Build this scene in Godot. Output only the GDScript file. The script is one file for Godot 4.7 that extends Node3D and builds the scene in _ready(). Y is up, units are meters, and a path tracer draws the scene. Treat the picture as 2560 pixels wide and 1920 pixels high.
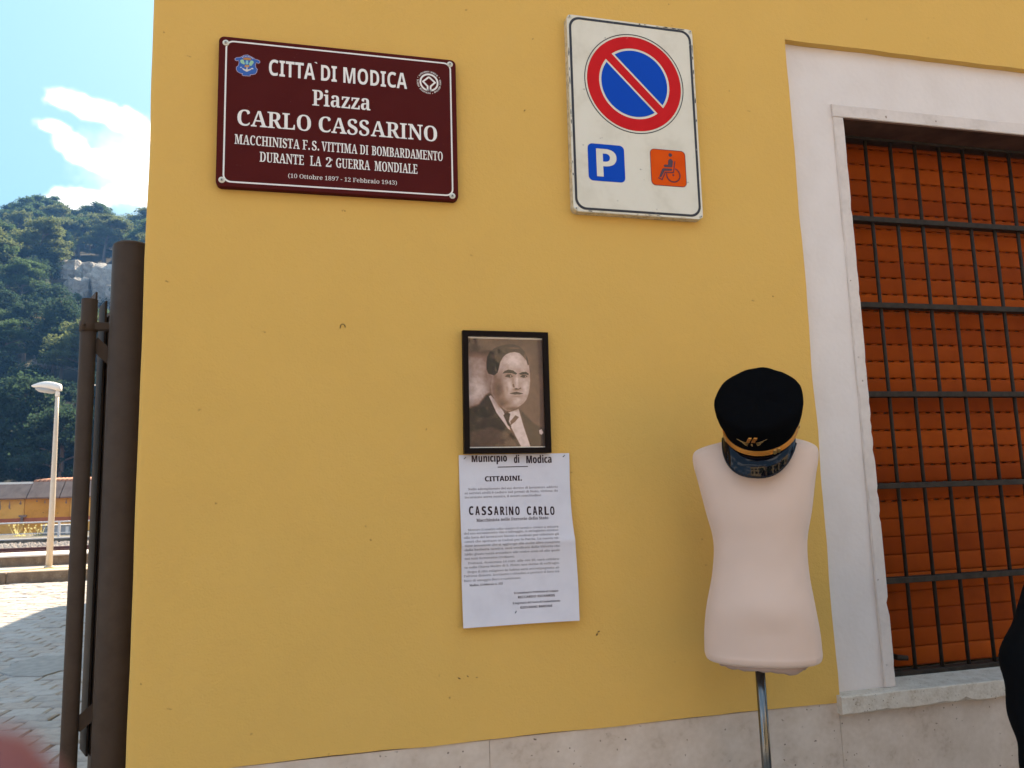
extends Node3D

var M := {}
var taken := {}
var sans: SystemFont
var sans_bold: SystemFont
var serif: SystemFont
var serif_bold: SystemFont
var rng := RandomNumberGenerator.new()
var wobble := FastNoiseLite.new()

const EYE := Vector3(0.0, 1.55, 1.994)
const CORNER := -0.437          # left corner of the yellow building
const PLINTH_TOP := 0.931
const WIN_L := 1.414            # outer edge of the white window surround
const WIN_R := 3.27
const WIN_T := 2.940

# ------------------------------------------------------------------ helpers

func numbered(called: String) -> String:
	var n: int = taken.get(called, 0)
	taken[called] = n + 1
	return called if n == 0 else "%s_%03d" % [called, n]

func tag(o: Node, label: String, category: String, group := "", kind := "") -> Node:
	o.set_meta("label", label)
	if category: o.set_meta("category", category)
	if group: o.set_meta("group", group)
	if kind: o.set_meta("kind", kind)
	return o

func thing(called: String, label: String, category: String, at := Vector3.ZERO, group := "") -> Node3D:
	var o := Node3D.new()
	o.name = numbered(called)
	add_child(o)
	o.position = at
	tag(o, label, category, group)
	return o

func struct(called: String) -> Node3D:
	var o := Node3D.new()
	o.name = numbered(called)
	add_child(o)
	o.set_meta("kind", "structure")
	return o

func begin(smooth := false) -> SurfaceTool:
	var st := SurfaceTool.new()
	st.begin(Mesh.PRIMITIVE_TRIANGLES)
	st.set_smooth_group(0 if smooth else -1)
	return st

func mesh_of(st: SurfaceTool) -> ArrayMesh:
	st.generate_normals()
	return st.commit()

func put(called: String, what, material: Material, parent: Node, xf := Transform3D.IDENTITY) -> MeshInstance3D:
	var o := MeshInstance3D.new()
	o.name = called if parent != self else numbered(called)
	o.mesh = mesh_of(what) if what is SurfaceTool else what
	o.material_override = material
	o.transform = xf
	parent.add_child(o, true)
	return o

func quad(st: SurfaceTool, a: Vector3, b: Vector3, c: Vector3, d: Vector3) -> void:
	st.add_vertex(a); st.add_vertex(b); st.add_vertex(c)
	st.add_vertex(a); st.add_vertex(c); st.add_vertex(d)

# a, b, c, d run clockwise seen from outside
func box(st: SurfaceTool, lo: Vector3, hi: Vector3, xf := Transform3D.IDENTITY) -> void:
	var p := []
	for i in 8:
		p.append(xf * Vector3(hi.x if i & 1 else lo.x, hi.y if i & 2 else lo.y, hi.z if i & 4 else lo.z))
	quad(st, p[4], p[6], p[7], p[5])
	quad(st, p[1], p[3], p[2], p[0])
	quad(st, p[0], p[2], p[6], p[4])
	quad(st, p[5], p[7], p[3], p[1])
	quad(st, p[2], p[3], p[7], p[6])
	quad(st, p[0], p[4], p[5], p[1])

# a box with small chamfers on all edges of its outer rim
func bevel_box(st: SurfaceTool, lo: Vector3, hi: Vector3, r: float, xf := Transform3D.IDENTITY) -> void:
	var rings := []
	for k in 4:
		var z: float = [lo.z, lo.z + r, hi.z - r, hi.z][k]
		var i: float = r if k in [0, 3] else 0.0
		var e: float = r
		var ring := PackedVector3Array()
		for q in [[lo.x + i, lo.y + i + e], [lo.x + i, hi.y - i - e], [lo.x + i + e, hi.y - i], [hi.x - i - e, hi.y - i], [hi.x - i, hi.y - i - e], [hi.x - i, lo.y + i + e], [hi.x - i - e, lo.y + i], [lo.x + i + e, lo.y + i]]:
			ring.append(xf * Vector3(q[0], q[1], z))
		rings.append(ring)
	loft(st, rings, true, true)

# rings of equal length, each running clockwise seen from its end (+) side
func loft(st: SurfaceTool, rings: Array, cap0 := true, cap1 := true) -> void:
	var n: int = rings[0].size()
	for k in rings.size() - 1:
		var a: PackedVector3Array = rings[k]
		var b: PackedVector3Array = rings[k + 1]
		for i in n:
			var j := (i + 1) % n
			quad(st, a[i], a[j], b[j], b[i])
	for e in [0, 1]:
		if (e == 0 and not cap0) or (e == 1 and not cap1):
			continue
		var r: PackedVector3Array = rings[0 if e == 0 else rings.size() - 1]
		var c := Vector3.ZERO
		for v in r: c += v
		c /= n
		for i in n:
			var j := (i + 1) % n
			if e == 0:
				st.add_vertex(c); st.add_vertex(r[j]); st.add_vertex(r[i])
			else:
				st.add_vertex(c); st.add_vertex(r[i]); st.add_vertex(r[j])

func tube(st: SurfaceTool, pts: Array, radii: Array, seg := 10, caps := true) -> void:
	var rings := []
	var side := Vector3.ZERO
	for k in pts.size():
		var d: Vector3 = (pts[mini(k + 1, pts.size() - 1)] - pts[maxi(k - 1, 0)]).normalized()
		if side == Vector3.ZERO:
			side = d.cross(Vector3.UP if absf(d.y) < 0.9 else Vector3.RIGHT).normalized()
		side = (side - d * side.dot(d)).normalized()
		var up := d.cross(side)
		var ring := PackedVector3Array()
		for i in seg:
			var a := -TAU * i / seg
			ring.append(pts[k] + (side * cos(a) + up * sin(a)) * radii[mini(k, radii.size() - 1)])
		rings.append(ring)
	loft(st, rings, caps, caps)

func lathe(st: SurfaceTool, profile: Array, seg: int, at := Transform3D.IDENTITY) -> void:
	var rings := []
	for p in profile:
		var ring := PackedVector3Array()
		for i in seg:
			var a := TAU * i / seg
			ring.append(at * Vector3(cos(a) * p[0], p[1], sin(a) * p[0]))
		rings.append(ring)
	loft(st, rings)

func round_rect(x0: float, y0: float, x1: float, y1: float, r: float, n := 6) -> PackedVector2Array:
	var p := PackedVector2Array()
	for c in [[x1 - r, y1 - r, 0.0], [x0 + r, y1 - r, 0.5 * PI], [x0 + r, y0 + r, PI], [x1 - r, y0 + r, 1.5 * PI]]:
		for i in n + 1:
			var a: float = c[2] + 0.5 * PI * i / n
			p.append(Vector2(c[0] + cos(a) * r, c[1] + sin(a) * r))
	return p

func circle(c: Vector2, r: float, n := 48) -> PackedVector2Array:
	var p := PackedVector2Array()
	for i in n: p.append(c + Vector2.from_angle(TAU * i / n) * r)
	return p

# plate in the xy plane from z0 (back) to z1 (front)
func plate(st: SurfaceTool, poly: PackedVector2Array, z0: float, z1: float, xf := Transform3D.IDENTITY) -> void:
	var idx := Geometry2D.triangulate_polygon(poly)
	for k in range(0, idx.size(), 3):
		var a := poly[idx[k]]; var b := poly[idx[k + 1]]; var c := poly[idx[k + 2]]
		if (b - a).cross(c - a) > 0.0:
			var t := b; b = c; c = t
		st.add_vertex(xf * Vector3(a.x, a.y, z1)); st.add_vertex(xf * Vector3(b.x, b.y, z1)); st.add_vertex(xf * Vector3(c.x, c.y, z1))
	var cw := Geometry2D.is_polygon_clockwise(poly)
	for i in poly.size():
		var a := poly[i]; var b := poly[(i + 1) % poly.size()]
		if cw:
			var t := a; a = b; b = t
		quad(st, xf * Vector3(a.x, a.y, z1), xf * Vector3(b.x, b.y, z1), xf * Vector3(b.x, b.y, z0), xf * Vector3(a.x, a.y, z0))

# flat band between two outlines with equally many points
func band(st: SurfaceTool, outer: PackedVector2Array, inner: PackedVector2Array, z0: float, z1: float) -> void:
	for i in outer.size():
		var j := (i + 1) % outer.size()
		var a := outer[i]; var b := outer[j]; var c := inner[j]; var d := inner[i]
		quad(st, Vector3(d.x, d.y, z1), Vector3(c.x, c.y, z1), Vector3(b.x, b.y, z1), Vector3(a.x, a.y, z1))
		quad(st, Vector3(a.x, a.y, z1), Vector3(b.x, b.y, z1), Vector3(b.x, b.y, z0), Vector3(a.x, a.y, z0))
		quad(st, Vector3(c.x, c.y, z1), Vector3(d.x, d.y, z1), Vector3(d.x, d.y, z0), Vector3(c.x, c.y, z0))

func stroke(st: SurfaceTool, pts: PackedVector2Array, w: float, z0: float, z1: float, closed := false) -> void:
	var got := Geometry2D.offset_polyline(pts, w / 2.0, Geometry2D.JOIN_MITER, Geometry2D.END_JOINED if closed else Geometry2D.END_BUTT)
	for g in got:
		plate(st, g, z0, z1)

# lettering: glyphs stretched to a given width and cap height, laid on a surface by `lay`
func letters(words: String, font: Font, at: Vector2, width: float, cap: float, lay: Callable, slope := 0.0, crop := 1e9) -> ArrayMesh:
	var t := TextMesh.new()
	t.font = font
	t.font_size = 64
	t.pixel_size = 0.01
	t.depth = 0.0
	t.curve_step = 1.0
	t.text = "H"
	var high := t.get_aabb()
	t.text = words
	var box_of := t.get_aabb()
	t.horizontal_alignment = HORIZONTAL_ALIGNMENT_LEFT
	var arrays := t.get_mesh_arrays()
	var v: PackedVector3Array = arrays[Mesh.ARRAY_VERTEX]
	var x0 := 1e9
	var x1 := -1e9
	for p in v:
		x0 = minf(x0, p.x); x1 = maxf(x1, p.x)
	var sx := width / maxf(x1 - x0, 1e-6)
	var sy := cap / high.size.y
	var base := high.position.y
	var out := PackedVector3Array()
	var nor := PackedVector3Array()
	for p in v:
		var q := Vector2(at.x + (p.x - x0) * sx, at.y + (p.y - base) * sy + slope * (p.x - x0) * sx)
		q.y = minf(q.y, crop)
		out.append(lay.call(q))
		nor.append(Vector3.BACK)
	var a := []
	a.resize(Mesh.ARRAY_MAX)
	a[Mesh.ARRAY_VERTEX] = out
	a[Mesh.ARRAY_NORMAL] = nor
	a[Mesh.ARRAY_INDEX] = arrays[Mesh.ARRAY_INDEX]
	var m := ArrayMesh.new()
	m.add_surface_from_arrays(Mesh.PRIMITIVE_TRIANGLES, a)
	return m

# ------------------------------------------------------------------ materials

func lin(r: float, g: float, b: float) -> Color:
	return Color(r, g, b).linear_to_srgb()

func noise_bytes(size: int, s: int, freq: float, oct := 4, kind := FastNoiseLite.TYPE_SIMPLEX_SMOOTH) -> PackedByteArray:
	var n := FastNoiseLite.new()
	n.noise_type = kind
	n.seed = s
	n.frequency = freq
	n.fractal_octaves = oct
	var im := n.get_seamless_image(size, size, false, false, 0.15, true)
	im.convert(Image.FORMAT_L8)
	return im.get_data()

# layers: [seed, frequency, octaves, weight]; the colours run from low to high (linear values)
func mottle(size: int, layers: Array, colors: Array, specks := 0, speck := Color.BLACK, big := 1.5) -> ImageTexture:
	var maps := []
	for l in layers: maps.append(noise_bytes(size, l[0], l[1], l[2]))
	var ramp := PackedByteArray()
	for i in 256:
		var t := i / 255.0 * (colors.size() - 1)
		var k := mini(int(t), colors.size() - 2)
		var c: Color = colors[k].lerp(colors[k + 1], t - k).linear_to_srgb()
		ramp.append(c.r8); ramp.append(c.g8); ramp.append(c.b8)
	var data := PackedByteArray()
	data.resize(size * size * 3)
	var total := 0.0
	for l in layers: total += l[3]
	for i in size * size:
		var v := 0.0
		for k in maps.size(): v += maps[k][i] * layers[k][3]
		var q := clampi(int(v / total), 0, 255) * 3
		data[i * 3] = ramp[q]; data[i * 3 + 1] = ramp[q + 1]; data[i * 3 + 2] = ramp[q + 2]
	var im := Image.create_from_data(size, size, false, Image.FORMAT_RGB8, data)
	var r := RandomNumberGenerator.new()
	r.seed = 77 + size + specks
	for i in specks:
		var x := r.randi_range(2, size - 8)
		var y := r.randi_range(2, size - 8)
		var n := r.randi_range(1, 4)
		for k in n:
			var c := im.get_pixel(x, y).lerp(speck.linear_to_srgb(), r.randf_range(0.25, 0.9))
			im.fill_rect(Rect2i(x, y, r.randi_range(1, int(big)), r.randi_range(1, int(big))), c)
			x = clampi(x + r.randi_range(-1, 2), 1, size - 5)
			y = clampi(y + r.randi_range(-1, 1), 1, size - 5)
	return ImageTexture.create_from_image(im)

func relief(size: int, layers: Array) -> ImageTexture:
	var maps := []
	var total := 0.0
	for l in layers:
		maps.append(noise_bytes(size, l[0], l[1], l[2])); total += l[3]
	var data := PackedByteArray()
	data.resize(size * size)
	for i in size * size:
		var v := 0.0
		for k in maps.size(): v += maps[k][i] * layers[k][3]
		data[i] = clampi(int(v / total), 0, 255)
	return ImageTexture.create_from_image(Image.create_from_data(size, size, false, Image.FORMAT_L8, data))

func mat(c: Color, rough := 0.9, opts := {}) -> StandardMaterial3D:
	var m := StandardMaterial3D.new()
	m.albedo_color = c
	m.roughness = rough
	m.cull_mode = BaseMaterial3D.CULL_DISABLED
	if opts.has("tex"):
		m.albedo_texture = opts.tex
	if opts.has("tex") or opts.has("bump"):
		m.uv1_triplanar = true
		m.uv1_world_triplanar = opts.get("world", true)
		m.uv1_scale = Vector3.ONE * opts.get("scale", 1.0)
	if opts.has("bump"):
		m.heightmap_enabled = true
		m.heightmap_texture = opts.bump
		m.heightmap_scale = opts.get("depth", 0.1)
	m.metallic = opts.get("metal", 0.0)
	if opts.has("spec"): m.metallic_specular = opts.spec
	if opts.has("coat"):
		m.clearcoat_enabled = true
		m.clearcoat = opts.coat
		m.clearcoat_roughness = opts.get("coat_rough", 0.05)
	if opts.has("back"):
		m.backlight_enabled = true
		m.backlight = opts.back
	if opts.has("sheen"):
		m.rim_enabled = true
		m.rim = opts.sheen
		m.rim_tint = 0.7
	return m

func make_materials() -> void:
	var fine := relief(512, [[3, 0.05, 3, 1.0], [4, 0.16, 2, 0.7]])
	var grain := relief(1024, [[5, 0.07, 3, 1.0], [6, 0.26, 2, 1.0]])
	var coarse := relief(512, [[8, 0.02, 5, 1.0], [9, 0.09, 3, 0.5]])
	var w := Color.WHITE
	M.plaster = mat(w, 0.95, {"tex": mottle(1024, [[11, 0.006, 3, 1.0], [12, 0.09, 3, 0.22]], [Color(0.655, 0.394, 0.102), Color(0.664, 0.401, 0.105), Color(0.673, 0.408, 0.108)], 30, Color(0.26, 0.15, 0.045), 2.0), "scale": 0.62, "bump": grain, "depth": 0.13, "spec": 0.25})
	M.white_plaster = mat(w, 0.95, {"tex": mottle(512, [[21, 0.01, 3, 1.0], [22, 0.12, 2, 0.3]], [Color(0.67, 0.59, 0.545), Color(0.705, 0.63, 0.59), Color(0.735, 0.66, 0.62)]), "scale": 0.9, "bump": coarse, "depth": 0.12, "spec": 0.25})
	M.stone = mat(w, 0.85, {"tex": mottle(1024, [[31, 0.009, 4, 1.0], [32, 0.05, 4, 0.55]], [Color(0.38, 0.285, 0.22), Color(0.53, 0.42, 0.335), Color(0.59, 0.48, 0.395), Color(0.64, 0.535, 0.45)], 420, Color(0.09, 0.06, 0.045), 3.0), "scale": 0.85, "bump": coarse, "depth": 0.08})
	M.jamb_stone = mat(w, 0.85, {"tex": mottle(512, [[35, 0.012, 4, 1.0], [36, 0.08, 3, 0.4]], [Color(0.52, 0.44, 0.39), Color(0.64, 0.555, 0.505), Color(0.70, 0.61, 0.56)], 60, Color(0.16, 0.11, 0.08), 3.0), "scale": 1.1, "bump": coarse, "depth": 0.08})
	M.old_stone = mat(w, 0.9, {"tex": mottle(1024, [[33, 0.012, 4, 1.0], [34, 0.06, 4, 0.6]], [Color(0.30, 0.23, 0.16), Color(0.55, 0.46, 0.37), Color(0.63, 0.55, 0.46), Color(0.68, 0.60, 0.52)], 700, Color(0.10, 0.06, 0.04), 4.0), "scale": 1.6, "bump": coarse, "depth": 0.25})
	var wood := mottle(512, [[41, 0.01, 3, 1.0], [42, 0.05, 3, 0.5]], [Color(0.265, 0.045, 0.0035), Color(0.315, 0.057, 0.0045), Color(0.355, 0.067, 0.0055)])
	M.slat_a = mat(w, 0.75, {"tex": wood, "scale": 1.1, "spec": 0.2})
	M.slat_b = mat(lin(0.86, 0.82, 0.8), 0.75, {"tex": wood, "scale": 1.3, "spec": 0.2})
	M.slat_c = mat(lin(0.74, 0.66, 0.62), 0.75, {"tex": wood, "scale": 0.9, "spec": 0.2})
	M.iron = mat(w, 0.6, {"tex": mottle(256, [[51, 0.03, 3, 1.0]], [Color(0.016, 0.012, 0.009), Color(0.044, 0.033, 0.024)]), "scale": 4.0, "bump": fine, "depth": 0.02, "spec": 0.25})
	M.gate = mat(w, 0.55, {"tex": mottle(256, [[55, 0.02, 4, 1.0], [56, 0.1, 2, 0.3]], [Color(0.048, 0.031, 0.021), Color(0.075, 0.050, 0.035)]), "scale": 3.0, "bump": fine, "depth": 0.01, "spec": 0.2})
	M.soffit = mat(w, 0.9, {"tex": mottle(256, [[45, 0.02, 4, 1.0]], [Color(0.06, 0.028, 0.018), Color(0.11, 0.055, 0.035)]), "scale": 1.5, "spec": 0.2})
	M.sash = mat(lin(0.33, 0.27, 0.22), 0.8)
	M.chip = mat(lin(0.13, 0.075, 0.025), 0.95)
	M.maroon = mat(w, 0.6, {"tex": mottle(512, [[61, 0.01, 3, 1.0], [62, 0.2, 2, 0.2]], [Color(0.072, 0.0095, 0.0085), Color(0.084, 0.0118, 0.0102)], 40, Color(0.2, 0.1, 0.09), 1.0), "scale": 1.7, "spec": 0.14})
	M.print_white = mat(lin(0.78, 0.74, 0.70), 0.5, {"spec": 0.3})
	M.washer = mat(lin(0.66, 0.62, 0.52), 0.45, {"metal": 0.3})
	M.screw = mat(lin(0.42, 0.40, 0.36), 0.35, {"metal": 0.8})
	M.dark = mat(lin(0.012, 0.011, 0.011), 0.6)
	M.sign_white = mat(w, 0.5, {"tex": mottle(512, [[71, 0.008, 4, 1.0], [72, 0.06, 3, 0.25]], [Color(0.60, 0.545, 0.44), Color(0.70, 0.645, 0.54), Color(0.72, 0.67, 0.57)], 26, Color(0.33, 0.30, 0.26), 3.0), "scale": 1.5, "spec": 0.25})
	M.sign_edge = mat(w, 0.6, {"tex": mottle(512, [[74, 0.03, 4, 1.0], [75, 0.12, 3, 0.6]], [Color(0.10, 0.07, 0.045), Color(0.62, 0.52, 0.34), Color(0.70, 0.64, 0.50)], 60, Color(0.05, 0.04, 0.03), 4.0), "scale": 2.6})
	M.sign_black = mat(w, 0.5, {"tex": mottle(256, [[77, 0.05, 3, 1.0]], [Color(0.010, 0.009, 0.014), Color(0.018, 0.015, 0.02)], 30, Color(0.4, 0.37, 0.32), 3.0), "scale": 3.0})
	M.sign_red = mat(w, 0.5, {"tex": mottle(256, [[78, 0.02, 3, 1.0]], [Color(0.52, 0.011, 0.013), Color(0.58, 0.014, 0.016)], 8, Color(0.7, 0.3, 0.3), 2.0), "scale": 2.2, "spec": 0.18})
	M.sign_blue = mat(lin(0.004, 0.060, 0.43), 0.5, {"spec": 0.18})
	M.sign_orange = mat(w, 0.55, {"tex": mottle(256, [[79, 0.012, 2, 1.0]], [Color(0.64, 0.066, 0.004), Color(0.68, 0.086, 0.005)]), "scale": 3.0, "spec": 0.15})
	M.sign_maroon = mat(lin(0.13, 0.006, 0.008), 0.5)
	M.sign_violet = mat(lin(0.055, 0.016, 0.03), 0.5)
	M.frame = mat(lin(0.010, 0.006, 0.0048), 0.45, {"spec": 0.18})
	M.glass = mat(Color(0.1, 0.1, 0.1, 0.01), 0.02, {"spec": 0.3})
	M.glass.transparency = BaseMaterial3D.TRANSPARENCY_ALPHA
	M.paper = mat(w, 0.9, {"tex": mottle(512, [[81, 0.01, 3, 1.0], [82, 0.05, 2, 0.3]], [Color(0.585, 0.555, 0.60), Color(0.635, 0.605, 0.65), Color(0.66, 0.63, 0.67)]), "scale": 2.0, "back": Color(0.12, 0.12, 0.12)})
	M.ink = mat(lin(0.035, 0.016, 0.022), 0.8)
	M.ink_soft = mat(lin(0.11, 0.09, 0.10), 0.8)
	M.skin_cloth = mat(w, 0.92, {"tex": mottle(512, [[91, 0.012, 3, 1.0], [92, 0.25, 2, 0.25]], [Color(0.635, 0.465, 0.375), Color(0.675, 0.50, 0.41)]), "scale": 2.0, "world": false, "sheen": 0.5, "bump": fine, "depth": 0.006})
	M.lining = mat(lin(0.42, 0.30, 0.25), 0.95)
	M.chrome = mat(lin(0.17, 0.17, 0.165), 0.22, {"metal": 1.0})
	M.black_wool = mat(lin(0.0035, 0.0035, 0.004), 1.0, {"spec": 0.1})
	M.visor = mat(lin(0.003, 0.003, 0.006), 0.035, {"spec": 0.36})
	M.gold = mat(lin(0.52, 0.21, 0.035), 0.4, {"metal": 0.75})
	M.brass = mat(lin(0.50, 0.32, 0.12), 0.32, {"metal": 0.85})
	M.lamp_paint = mat(w, 0.5, {"tex": mottle(256, [[95, 0.02, 3, 1.0]], [Color(0.52, 0.45, 0.37), Color(0.62, 0.55, 0.46)]), "scale": 1.0})
	M.lamp_head = mat(lin(0.72, 0.70, 0.68), 0.4)
	M.lens = mat(lin(0.34, 0.35, 0.36), 0.25)
	M.paver_a = mat(w, 0.8, {"tex": mottle(512, [[101, 0.015, 4, 1.0], [102, 0.1, 3, 0.5]], [Color(0.27, 0.255, 0.245), Color(0.40, 0.385, 0.375), Color(0.47, 0.45, 0.435)]), "scale": 1.2, "bump": coarse, "depth": 0.3})
	M.paver_b = mat(lin(0.86, 0.85, 0.84), 0.8, {"tex": M.paver_a.albedo_texture, "scale": 0.9, "bump": coarse, "depth": 0.3})
	M.paver_c = mat(lin(0.95, 0.90, 0.86), 0.8, {"tex": M.paver_a.albedo_texture, "scale": 1.4, "bump": coarse, "depth": 0.3})
	M.joint = mat(w, 0.95, {"tex": mottle(256, [[105, 0.03, 4, 1.0]], [Color(0.10, 0.09, 0.08), Color(0.22, 0.20, 0.18)]), "scale": 1.0})
	M.patch = mat(w, 0.9, {"tex": mottle(256, [[107, 0.03, 4, 1.0]], [Color(0.25, 0.25, 0.245), Color(0.36, 0.355, 0.35)]), "scale": 1.0})
	M.piazza = mat(w, 0.95, {"tex": mottle(512, [[109, 0.01, 5, 1.0]], [Color(0.30, 0.265, 0.225), Color(0.46, 0.405, 0.345)]), "scale": 0.12})
	M.kerb = mat(w, 0.9, {"tex": mottle(512, [[111, 0.01, 4, 1.0], [112, 0.06, 3, 0.6]], [Color(0.10, 0.066, 0.040), Color(0.21, 0.145, 0.09), Color(0.30, 0.23, 0.16)], 60, Color(0.5, 0.42, 0.33), 4.0), "scale": 0.8})
	M.kerb_top = mat(w, 0.9, {"tex": mottle(256, [[113, 0.02, 4, 1.0]], [Color(0.40, 0.33, 0.28), Color(0.55, 0.47, 0.40)]), "scale": 0.8})
	M.pale_slab = mat(lin(0.70, 0.67, 0.63), 0.9)
	M.yellow_line = mat(lin(0.62, 0.46, 0.10), 0.8)
	M.ballast = mat(w, 1.0, {"tex": mottle(512, [[115, 0.08, 4, 1.0], [116, 0.01, 2, 0.4]], [Color(0.16, 0.13, 0.11), Color(0.34, 0.30, 0.27), Color(0.55, 0.52, 0.49)]), "scale": 0.6, "bump": coarse, "depth": 4.0})
	M.rail = mat(lin(0.085, 0.025, 0.022), 0.7)
	M.rail_top = mat(lin(0.45, 0.43, 0.42), 0.3, {"metal": 0.9})
	M.sleeper = mat(lin(0.22, 0.19, 0.17), 0.9)
	M.moss_wall = mat(w, 0.95, {"tex": mottle(256, [[118, 0.03, 4, 1.0]], [Color(0.045, 0.05, 0.035), Color(0.11, 0.10, 0.08), Color(0.17, 0.155, 0.13)]), "scale": 0.5})
	M.ochre = mat(w, 0.95, {"tex": mottle(512, [[121, 0.008, 4, 1.0], [122, 0.05, 3, 0.3]], [Color(0.56, 0.26, 0.05), Color(0.74, 0.37, 0.075), Color(0.78, 0.405, 0.09)], 60, Color(0.16, 0.09, 0.04), 5.0), "scale": 0.3})
	M.ochre_b = mat(lin(0.92, 0.80, 0.50), 0.95, {"tex": M.ochre.albedo_texture, "scale": 0.23})
	M.brick_red = mat(w, 0.95, {"tex": mottle(256, [[124, 0.02, 4, 1.0]], [Color(0.38, 0.10, 0.04), Color(0.47, 0.135, 0.055)]), "scale": 0.4})
	M.fascia = mat(w, 0.9, {"tex": mottle(512, [[126, 0.012, 4, 1.0], [127, 0.06, 2, 0.3]], [Color(0.16, 0.095, 0.068), Color(0.27, 0.175, 0.13), Color(0.33, 0.22, 0.17)]), "scale": 0.35})
	M.galvanised = mat(lin(0.55, 0.55, 0.57), 0.45, {"metal": 0.5})
	M.tile = mat(lin(0.36, 0.17, 0.10), 0.9)
	M.grey_paint = mat(lin(0.30, 0.31, 0.33), 0.7)
	M.hill = mat(w, 1.0, {"tex": mottle(512, [[131, 0.02, 5, 1.0], [132, 0.1, 3, 0.5]], [Color(0.010, 0.016, 0.010), Color(0.024, 0.030, 0.018), Color(0.06, 0.058, 0.042)]), "scale": 0.06})
	M.rock = mat(w, 0.95, {"tex": mottle(512, [[134, 0.02, 5, 1.0], [135, 0.08, 4, 0.7]], [Color(0.13, 0.12, 0.11), Color(0.34, 0.32, 0.29), Color(0.46, 0.44, 0.41)]), "scale": 0.15, "bump": coarse, "depth": 25.0})
	M.bark = mat(lin(0.16, 0.13, 0.11), 0.95)
	for k in [["leaf_dark", 0.012, 0.022, 0.016], ["leaf_mid", 0.024, 0.040, 0.021], ["leaf_olive", 0.042, 0.052, 0.026], ["leaf_tan", 0.115, 0.085, 0.045], ["leaf_bright", 0.040, 0.072, 0.024], ["leaf_straw", 0.15, 0.14, 0.085]]:
		M[k[0]] = mat(lin(k[1], k[2], k[3]), 0.75, {"back": lin(k[1] * 4.5, k[2] * 4.5, k[3] * 3.5), "spec": 0.2})
	M.black_cloth = mat(lin(0.0045, 0.0045, 0.005), 0.95, {"spec": 0.15})
	M.trousers = mat(lin(0.012, 0.013, 0.018), 0.95)
	M.skin = mat(lin(0.46, 0.24, 0.17), 0.55)
	M.hand_skin = mat(lin(0.30, 0.085, 0.080), 0.55)
	M.hair = mat(lin(0.03, 0.022, 0.017), 0.7)
	M.shoe = mat(lin(0.012, 0.011, 0.010), 0.4)
	M.facade = mat(w, 0.95, {"tex": mottle(256, [[141, 0.02, 3, 1.0]], [Color(0.66, 0.53, 0.36), Color(0.74, 0.60, 0.43)]), "scale": 0.2})
	M.roof_tile = mat(lin(0.34, 0.17, 0.11), 0.9)
	M.pane = mat(lin(0.03, 0.035, 0.04), 0.08)
	M.shutter_green = mat(lin(0.05, 0.10, 0.07), 0.7)
	M.phone = mat(lin(0.01, 0.01, 0.012), 0.2)

# ------------------------------------------------------------------ sky

func cloud_noise() -> FastNoiseLite:
	var n := FastNoiseLite.new()
	n.seed = 5
	n.noise_type = FastNoiseLite.TYPE_SIMPLEX_SMOOTH
	n.frequency = 1.0
	n.fractal_octaves = 5
	return n

func sky_at(az: float, el: float, n: FastNoiseLite, sun_dir: Vector3) -> Color:
	var d := Vector3(sin(az) * cos(el), sin(el), -cos(az) * cos(el))
	var up := maxf(d.y, 0.0)
	var near_sun := clampf(d.dot(sun_dir), -1.0, 1.0)
	var g := pow(clampf(near_sun * 0.5 + 0.5, 0.0, 1.0), 3.0)
	var c := Color(0.118, 0.190, 0.290).lerp(Color(0.16, 0.275, 0.36), pow(1.0 - up, 2.5))
	c = c.lerp(Color(0.115, 0.295, 0.35), 0.62 * g)
	c = c.lerp(Color(0.60, 0.64, 0.66), 0.55 * pow(g, 4.0))
	# clouds: heaps of fair weather cloud all round, drawn on a layer overhead
	var p := d / maxf(d.y + 0.12, 0.12)
	var v := n.get_noise_3d(p.x * 0.9 + 3.1, p.z * 0.9 - 1.7, 0.0) + 0.35 * n.get_noise_3d(p.x * 3.2, p.z * 3.2, 4.0)
	var dens := smoothstep(0.10, 0.36, v)
	# the heaps over the ridge, as the photograph has them (degrees of azimuth and height)
	var a := rad_to_deg(az)
	var e := rad_to_deg(el)
	var w := n.get_noise_3d(a * 0.55, e * 0.8, 9.0) * 0.75 + n.get_noise_3d(a * 1.9, e * 2.6, 2.0) * 0.25
	if absf(a + 15.0) < 14.0 and absf(e - 23.0) < 12.0:
		var clear := 1.0
		clear = smoothstep(12.0, 9.0, absf(e - 23.0)) * smoothstep(14.0, 10.0, absf(a + 15.0))
		var mine := 0.0
		for b in [[-16.6, 25.20, 1.9, 0.72, -0.10], [-13.9, 24.75, 1.9, 0.72, -0.22], [-11.0, 24.0, 2.4, 0.8, -0.1], [-18.0, 23.55, 1.0, 0.42, -0.10], [-16.9, 22.7, 1.5, 0.72, -0.45], [-15.2, 21.9, 2.2, 0.75, -0.2], [-12.0, 21.6, 2.6, 0.8, 0.0], [-16.2, 19.4, 2.2, 0.75, 0.1], [-13.2, 20.2, 2.0, 0.7, 0.0], [-9.0, 20.5, 3.0, 1.0, 0.0]]:
			var q := Vector2(a - b[0], e - b[1]).rotated(-b[4])
			var r := Vector2(q.x / b[2], q.y / b[3]).length() + w * 0.55
			mine = maxf(mine, smoothstep(1.18, 0.72, r))
		var veil := Vector2((a + 12.6) / 4.6, (e - 21.8) / 3.4).length() + 0.25 * w
		mine = maxf(mine, 0.40 * smoothstep(1.1, 0.25, veil))
		dens = lerpf(dens, mine, clear)
	c = c.lerp(Color(0.80, 0.78, 0.765).lerp(Color(0.70, 0.68, 0.665), clampf(-near_sun, 0.0, 1.0)), dens * 0.97)
	return c

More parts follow.
